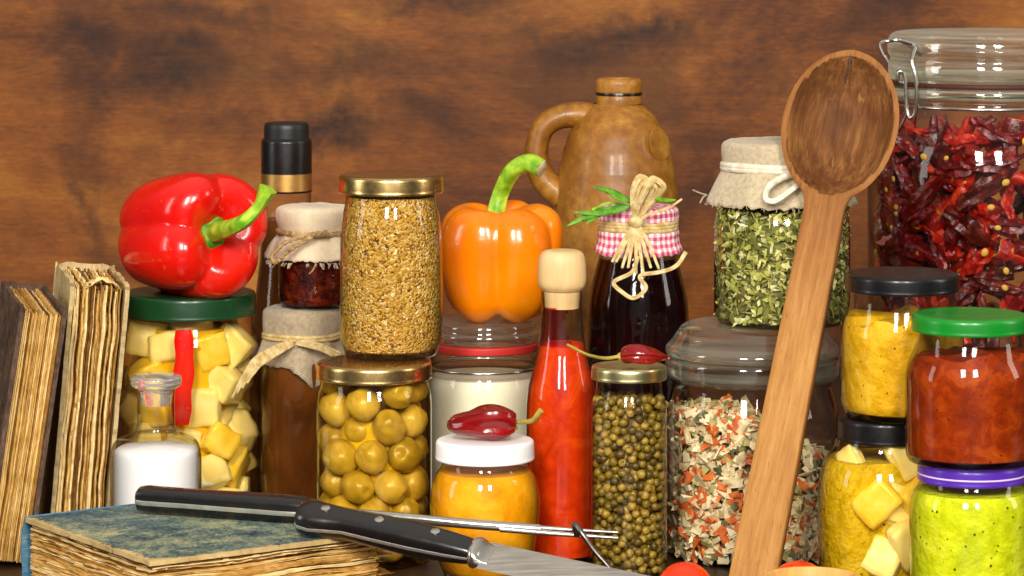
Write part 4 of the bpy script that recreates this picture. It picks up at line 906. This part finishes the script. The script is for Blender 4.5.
t, RP_, _ = stack_jar('relish_jar', 'jar of dark red tomato relish with a bright green lid, standing on the purple lid', 970, GD, GZ, [(64, 467), (64.8, 455), (64.8, 378, .6), (52, 349, .8), (52, 330)], 58.5, (321, 338), M['lid_green'], pyz(362, GD, 3.2), M['ajvar'], 'tomato_relish', smear(pyz(372, GD, 3.2) - GZ, .9, 2, 1.7))

# --- wooden spoon leaning on the jars
foot = W(747, 601, 188.9); foot.z = 0; head = W(854, 50, 198.3)
ax = (head - foot).normalized(); L = (head - foot).length
t = thing('wooden_spoon', 'large old wooden spoon leaning on the jars, dark bowl upwards', 'spoon', foot)
nrm = Vector((-.30, -1, .3)); nrm = (nrm - ax * nrm.dot(ax)).normalized(); sd = ax.cross(nrm) * -1
if sd.x < 0: sd = -sd
Rm = Matrix((sd, nrm, ax)).transposed().to_4x4()
Lb = 9.1; s0 = L - Lb / 2
def hw(s):
    h = 1.32 - .25 * s / L
    if s > L - Lb - 1.6:
        e = (s - s0) / (Lb / 2); b = 3.42 * sqrt(max(0, 1 - e * e)) if abs(e) < 1 else 0
        if s < s0: k = max(0, min(1, (s - (L - Lb - 1.6)) / 2.4)); k = k * k * (3 - 2 * k); h = max(h + .35 * k ** 3, b)
        else: h = b
    return max(h, .02)
NSt, NT = 150, 28; svals = [L * i / 110 for i in range(82)] ; svals = [x for x in svals if x < L - Lb - 1.6] + [L - Lb - 1.6 + (Lb + 1.6) * sin(pi / 2 * k / 70) for k in range(71)]
fr, bk = [], []
for s in svals:
    h = hw(s); rowf, rowb = [], []
    for j in range(NT + 1):
        tt = -1 + 2 * j / NT; tt = sin(tt * pi / 2); x = tt * h
        e = sqrt((x / 3.42) ** 2 + ((s - s0) / (Lb / 2)) ** 2); inb = max(0, 1 - (e / .91) ** 2) if e < .91 else 0
        y = -1.95 * inb ** .7; th = .62; hand = max(0, min(1, (L - Lb + .8 - s) / 2.5))
        edge = 1 - abs(tt) ** 6
        yb = -(.28 + (2.25 * max(0, 1 - e * e) ** .8 if e < 1 else 0)) * (1 - hand) - 1.25 * hand
        bev = .12 * (abs(tt) ** 10)
        rowf.append((x, y - bev, s)); rowb.append((x * .98, min(yb + .12 * abs(tt) ** 10, y - .2), s))
    fr.append(rowf); bk.append(rowb)
def grid_faces(rows, cols, off=0, flip=False):
    f = []
    for i in range(rows - 1):
        for j in range(cols - 1):
            a = off + i * cols + j; q = (a, a + 1, a + cols + 1, a + cols); f.append(tuple(reversed(q)) if flip else q)
    return f
g = G(); nr_, nc = len(svals), NT + 1; v = [p for r in fr for p in r] + [p for r in bk for p in r]; o_ = nr_ * nc
f = grid_faces(nr_, nc) + grid_faces(nr_, nc, o_, True)
for i in range(nr_ - 1):
    for j, fl in ((0, False), (nc - 1, True)):
        a, b = i * nc + j, (i + 1) * nc + j; q = (a, b, o_ + b, o_ + a); f.append(tuple(reversed(q)) if fl else q)
for i, fl in ((0, True), (nr_ - 1, False)):
    for j in range(nc - 1):
        a, b = i * nc + j, i * nc + j + 1; q = (a, b, o_ + b, o_ + a); f.append(tuple(reversed(q)) if fl else q)
g.add(v, f)
gh, gb = G(), G()
def mi_of(fc):
    c = [sum(g.v[i][k] for i in fc) / len(fc) for k in range(3)]; e = sqrt((c[0] / 3.42) ** 2 + ((c[2] - s0) / (Lb / 2)) ** 2)
    if e < .915 and min(fc) < o_ and c[1] > -2.2 and all(i < o_ for i in fc): return 2
    return 1 if c[2] > L - Lb - 2.5 else 0
kind = [mi_of(fc) for fc in g.f]
gh.add(g.v, [fc for fc, k in zip(g.f, kind) if k == 0]); gb.add(g.v, [fc for fc, k in zip(g.f, kind) if k > 0]); gb.m = [k - 1 for k in kind if k > 0]
for q_ in (gh, gb):       # drop unused verts
    used = sorted({i for fc in q_.f for i in fc}); mp = {a: b for b, a in enumerate(used)}; q_.v = [q_.v[i] for i in used]; q_.uv = [q_.uv[i] for i in used]; q_.f = [tuple(mp[i] for i in fc) for fc in q_.f]
ho = gh.build('handle', M['spoon'], t, sharp=50); bo = gb.build('bowl', [M['spoon'], M['spoon_bowl']], t, sharp=50)
for q_ in (ho, bo): q_.matrix_local = Rm
g = G(); tube([Vector((-.15, .07, L - .3)), Vector((-.1, -.05, L - .9)), Vector((-.25, -.5, L - 2.0))], [.035, .05, .02], 6, g); o = g.build('crack', M['black_rib'], t); o.matrix_local = Rm

# --- books
def sheet(g, y0, y1, z0, z1, x0, x1, rag, seed, mi=0, warp=0, wseed=0, nz_=46, ny=26, ragz=None, fr=1.0):
    ragz = rag if ragz is None else ragz; out = []
    e = lambda p, s: nz(p * .55 * fr, seed * 7.3 + s) + .5 * nz(p * 1.9 * fr, seed * 3.1 + s) + .35 * nz(p * 6 * fr, seed * 1.7 + s)
    for k in range(ny): y = y0 + (y1 - y0) * k / ny; out.append((y, z0 + ragz * abs(e(y, 1))))
    for k in range(nz_): z = z0 + (z1 - z0) * k / nz_; out.append((y1 + rag * abs(e(z, 5)), z))
    for k in range(ny + 1): y = y1 + (y0 - y1) * k / ny; out.append((y, z1 - ragz * abs(e(y, 9))))
    n = len(out); wx = lambda y, z: warp * (nz(z * .35 + wseed, y * .3, x0 * .5) + .22 * nz(z * .9, y * .8 + wseed, x0 * 1.2)) * min(1, max(0, (y0 - y) / max(.1, y0 - y1) + .15))
    v = [(x0 + wx(y, z), y, z) for y, z in out] + [(x1 + wx(y, z), y, z) for y, z in out]
    f = [tuple(range(n)), tuple(reversed(range(n, 2 * n)))] + [(i, n + i, n + (i + 1) % n, (i + 1) % n) for i in range(n)]
    f = [tuple(reversed(q)) for q in f]
    return g.add(v, f, None, mi)
def book(name, label, loc, Mx, T, Dp, H, cov, spm, seed, n=34, rag=.25, cov_over=.15, warp=0, ragz=.18, covrag=.12, mw=(34, 26, 24, 16)):
    t = thing(name, label, 'book', loc); rnd = random.Random(seed); objs = []
    g = G(); x = -T + .3
    while x < -.3:
        th = rnd.choice((.02, .03, .045, .06, .12) if rag > .2 else (.025, .035, .05)); off = rnd.choice((0, 0, .05, .12, .25, .4)) * rag * 2
        sheet(g, Dp, off + .12, .12 + rnd.random() * .1, H - .15 - rnd.random() * .25, x, min(x + th, -.27), rag * rnd.choice((.3, .6, 1.2)), seed + rnd.random() * 50, rnd.choices((0, 1, 2, 3), mw)[0], warp=warp, wseed=seed, ragz=ragz)
        x += th + rnd.choice((.004, .01, .03))
    objs.append(g.build('page_block', [M['pg_a'], M['pg_b'], M['pg_c'], M['pg_d']], t, smooth=False))
    for x0, x1 in ((-T, -T + .26), (-.26, 0)):
        g = G(); sheet(g, Dp + .25, -cov_over, -.05, H, x0, x1, covrag, seed + x0 * 3, ragz=covrag); objs.append(g.build('cover', cov, t, smooth=False))
    g = G(); v = []; N = 14; Z = 30
    for i in range(Z + 1):
        z = H * i / Z
        for k in range(N + 1):
            a = pi * k / N; wv = .04 * nz(i * .5, k * .5, seed); rag_ = (.25 * abs(nz(k * .8, seed)) if i in (0, Z) else 0)
            v.append((-T / 2 - (T / 2 + .02) * cos(a), Dp + .25 + (.55 + wv) * sin(a), z + (rag_ if i == 0 else -rag_)))
    g.add(v, grid_faces(Z + 1, N + 1)); o = g.build('spine', spm, t); solid(o, .12); objs.append(o)
    for o in objs: o.matrix_local = Mx.to_4x4()
    return t
def stand(yaw, lean): return Matrix.Rotation(radians(lean), 3, 'Y') @ Matrix.Rotation(radians(yaw), 3, 'Z')
b1 = book('old_book', 'worn old book with a dark brown cover, leaning at the far left', (X(30, 198), -2, .02), stand(15, 8.3), 2.75, 9.5, 15.0, M['cov_dark'], M['cov_dark'], 3, rag=.12, ragz=.12, warp=.08, mw=(50, 26, 14, 10))
b2 = book('old_book', 'tattered tan old book with crumbling loose pages, leaning between the dark book and the jar', (X(107, 203), 3, .02), stand(13, 5), 3.55, 8.6, 15.9, M['cov_tan'], M['cov_tan'], 17, rag=.5, ragz=.5, covrag=.35, warp=.16, mw=(32, 16, 38, 14))
# torn leaf curling off the tan book's head
g = G(); v = []
for i in range(9):
    for j in range(7): u_, w_ = i / 8, j / 6; v.append((-2.6 + 2.1 * u_ + .2 * nz(u_ * 3, w_ * 3), .3 + 1.8 * w_ + .4 * nz(u_ * 2, 9), 16.1 + .55 * sin(pi * u_) * (1 - .4 * w_) + .35 * nz(u_ * 4, w_ * 4, 2) - .6))
g.add(v, grid_faces(9, 7)); o = g.build('torn_page', M['pg_c'], b2); solid(o, .04); o.matrix_local = stand(13, 5).to_4x4()
# blue book lying flat
e_ = Vector((.828, .56, 0)).normalized(); f_ = Vector((e_.y, -e_.x, 0))
Mb = Matrix((Vector((0, 0, -1)), -f_, e_)).transposed()
fc = W(152, 562, 179.6)       # near corner of the top cover
T = 4.0; DpB = 14.7; org = Vector((fc.x, fc.y, 0)) + e_ * -.1
b3 = book('old_book', 'old book with a worn blue cover lying flat in front, under the knife and fork', (org.x, org.y, 0.01), Mb, T, DpB, 14.5, M['cov_blue'], M['spine_blue'], 29, rag=.4, cov_over=.05, ragz=.4, covrag=.14, warp=.16, mw=(36, 18, 34, 12))
g = G(); rnd = random.Random(12)      # loose leaves sticking out at the right end
for k in range(9):
    x = -.5 - k * .35; sheet(g, 6 + rnd.random() * 3, .1 + rnd.random() * .4, 12.5, 14.5 + rnd.random() * 1.1, x - .06, x, .35, 60 + k, rnd.choice((0, 1, 2)), ragz=.5)
o = g.build('loose_pages', [M['pg_a'], M['pg_b'], M['pg_c']], b3, smooth=False); o.matrix_local = Mb.to_4x4()

# --- carving fork and knife
def loft(stations, A, B, Cc, seg=24, p=3.0, g=None, mi=0):     # stations: (point, half b, half c)
    g = g or G(); v = []; f = []; n = len(stations)
    for P, hb, hc in stations:
        for k in range(seg):
            a = 2 * pi * k / seg; ca, sa = cos(a), sin(a)
            v.append(P + B * hb * (abs(ca) ** (2 / p)) * (1 if ca >= 0 else -1) + Cc * hc * (abs(sa) ** (2 / p)) * (1 if sa >= 0 else -1))
    for i in range(n - 1):
        for k in range(seg): f.append((i * seg + k, i * seg + (k + 1) % seg, (i + 1) * seg + (k + 1) % seg, (i + 1) * seg + k))
    f.append(tuple(reversed(range(seg)))); f.append(tuple((n - 1) * seg + k for k in range(seg))); return g.add(v, f, None, mi)
def frame(A, roll):
    A = A.normalized(); up = Vector((0, 0, 1)); up = (up - A * up.dot(A)).normalized(); sdv = A.cross(up)
    c, s = cos(roll), sin(roll); return A, sdv * c - up * s, sdv * s + up * c      # A, B (edge side, towards the viewer), C (flat side)
# knife
Kb = W(300, 515, 186.6); Ke = W(474, 552, 183.2); tk = thing('kitchen_knife', 'steel kitchen knife with a black riveted handle lying on the blue book corner', 'knife', Kb); A, B, C_ = frame(Ke - Kb, radians(26)); HL = (Ke - Kb).length
def hst(sgn=1, sc=1.0, tc=1.0):
    st = []
    for k, (s, hb, hc, ob) in enumerate(((0, .75, .6, .0), (.02, .98, .74, .02), (.09, 1.05, .78, .05), (.17, .92, .74, .0), (.27, .80, .72, -.08), (.45, .86, .78, -.06), (.65, .88, .80, -.03), (.85, .80, .72, 0), (.96, .72, .60, 0), (1, .66, .52, 0))):
        st.append((A * (s * HL) + B * ob, hb * sc, hc * tc))
    return st
loft(hst(), A, B, C_, 28, 3.2).build('handle', M['handle_black'], tk)
loft(hst(1, 1.03, .16), A, B, C_, 20, 8).build('tang', M['tang'], tk)
g = G()
for s in (.15, .46, .78):
    c = A * (s * HL) + C_ * .74 + B * -.1; loft([(c + C_ * z, r_, r_) for z, r_ in ((-.1, .26), (.055, .26), (.085, .2))], C_, A, B, 20, 2, g)
    g2 = g
    g.build('rivet', M['steel'], tk); g = G()
loft([(A * (HL * s), hb, hc) for s, hb, hc in ((.985, .70, .55), (1.0, .86, .66), (1.02, .98, .62), (1.045, .95, .4), (1.07, .85, .17), (1.10, .82, .11))], A, B, C_, 24, 3).build('bolster', M['steel'], tk)
g = G(); v = []; N = 30; BL = 15.0; c0 = A * (HL * 1.06)
for i in range(N + 1):
    k = i / N; x = c0 + A * (BL * k); top = -.95 + .0 * k + (1.5 * max(0, k - .75) ** 2 * 8 if k > .75 else 0); bot = 1.25 - (1.7 * max(0, k - .55) ** 1.6 * 2.2 if k > .55 else 0); bot = max(bot, top + .03)
    v += [x + B * top + C_ * .1, x + B * (top * .4 + bot * .6) + C_ * .07, x + B * bot, x + B * (top * .4 + bot * .6) - C_ * .07, x + B * top - C_ * .1]
f = []
for i in range(N):
    for j in range(5): a, b = i * 5 + j, i * 5 + (j + 1) % 5; f.append((a, b, b + 5, a + 5))
f += [(4, 3, 2, 1, 0), tuple(N * 5 + j for j in range(5))]
g.add(v, f); g.build('blade', M['blade'], tk, sharp=25)
# fork
Fb = W(138, 498, 193.2); Fe = W(300, 510, 190.4); tf = thing('carving_fork', 'two pronged steel carving fork with a black handle lying across the blue book', 'fork', Fb); A, B, C_ = frame(Fe - Fb, radians(12)); HL = (Fe - Fb).length
loft([(A * (s * HL), hb, hc) for s, hb, hc in ((0, .45, .48), (.012, .62, .64), (.06, .70, .72), (.3, .66, .70), (.6, .68, .74), (.9, .70, .76), (1.05, .66, .7), (1.12, .5, .55))], A, B, C_, 28, 3.0).build('handle', M['handle_black'], tf)
loft([(A * (s * HL), hb, .17) for s, hb in ((-.001, .46), (.012, .635), (.06, .72), (.3, .675), (.6, .695), (.9, .715), (1.05, .675), (1.12, .52))], A, B, C_, 20, 8).build('tang', M['tang'], tf)
o0 = Fb; p0 = A * (HL * 1.1)
loft([(A * (HL * s), a, a) for s, a in ((1.10, .5), (1.16, .52), (1.2, .36), (1.3, .30))], A, B, C_, 18, 2).build('bolster', M['steel'], tf)
g = G(); P = [A * (HL * 1.25), W(400, 517.5, 188.8) - o0, W(470, 524, 188.0) - o0, W(540, 529, 187.6) - o0]
tube(cr(P, 8), lambda k: .30 - .03 * k, 12, g).build('shaft', M['steel'], tf)
g = G(); tube(cr([W(500, 525.2, 187.8) - o0, W(560, 529.2, 187.6) - o0, W(618, 532.5, 187.4) - o0], 8), lambda k: .19 - .11 * k, 9, g).build('tine', M['steel'], tf)
g = G(); tube(cr([W(500, 528.8, 187.6) - o0, W(560, 534, 187.3) - o0, W(618, 538, 187.0) - o0], 8), lambda k: .19 - .11 * k, 9, g).build('tine', M['steel'], tf)
g = G(); tube(cr([W(577, 535, 187.2) - o0, W(575, 524, 186.8) - o0, W(582, 533, 186.2) - o0, W(594, 550, 186) - o0, W(608, 566, 185.8) - o0, W(624, 584, 185.6) - o0], 7), lambda k: .22 - .09 * k, 10, g, flat=.8).build('finger_guard', M['darksteel'], tf)

# --- tomatoes and the wooden dish at the front edge
for px, ptop, dd, r, lab in ((685, 562, 182.5, 1.62, 'small red cherry tomato lying left of the spoon handle foot'), (799, 561, 182.8, 1.72, 'small red cherry tomato lying behind the pale wooden dish')):
    t = thing('cherry_tomato', lab, 'tomato', (X(px, dd), dd - 200, 0), 'cherry tomatoes at the front')
    h = (CZ - (ptop - HY) * dd / F); ball(r, fn=lambda p: Vector((p.x * r, p.y * r, h / 2 + p.z * h / 2 - .12 * max(0, p.z - .9))), seg=32, rings=20).build('flesh', M['tomato'], t, sharp=None)
    g = G()
    for k in range(5): a = 2 * pi * k / 5 + px; leaf(g, (0, .9, h * .82), (cos(a) * .6, .95 + .3 * sin(a), h * .80 + .2 * sin(a)), .05, .1)
    solid(g.build('calyx', M['leaf'], t), .04)
DD = 174.5; t = thing('wooden_dish', 'small pale turned wooden dish at the bottom edge in front of a tomato', 'dish', (X(812, DD), DD - 200, 0))
zr = CZ - (570 - HY) * (DD + 1.5) / F
lathe(fil([(0, .25), (1.3, .25), (1.6, 0, .1), (1.9, 0, .2), (2.3, zr * .5, .6), (2.6, zr - .15, .3), (2.5, zr, .1), (2.3, zr, .1), (2.0, zr * .6, .6), (0, zr * .4)]), 64).build('dish_body', M['dishwood'], t)
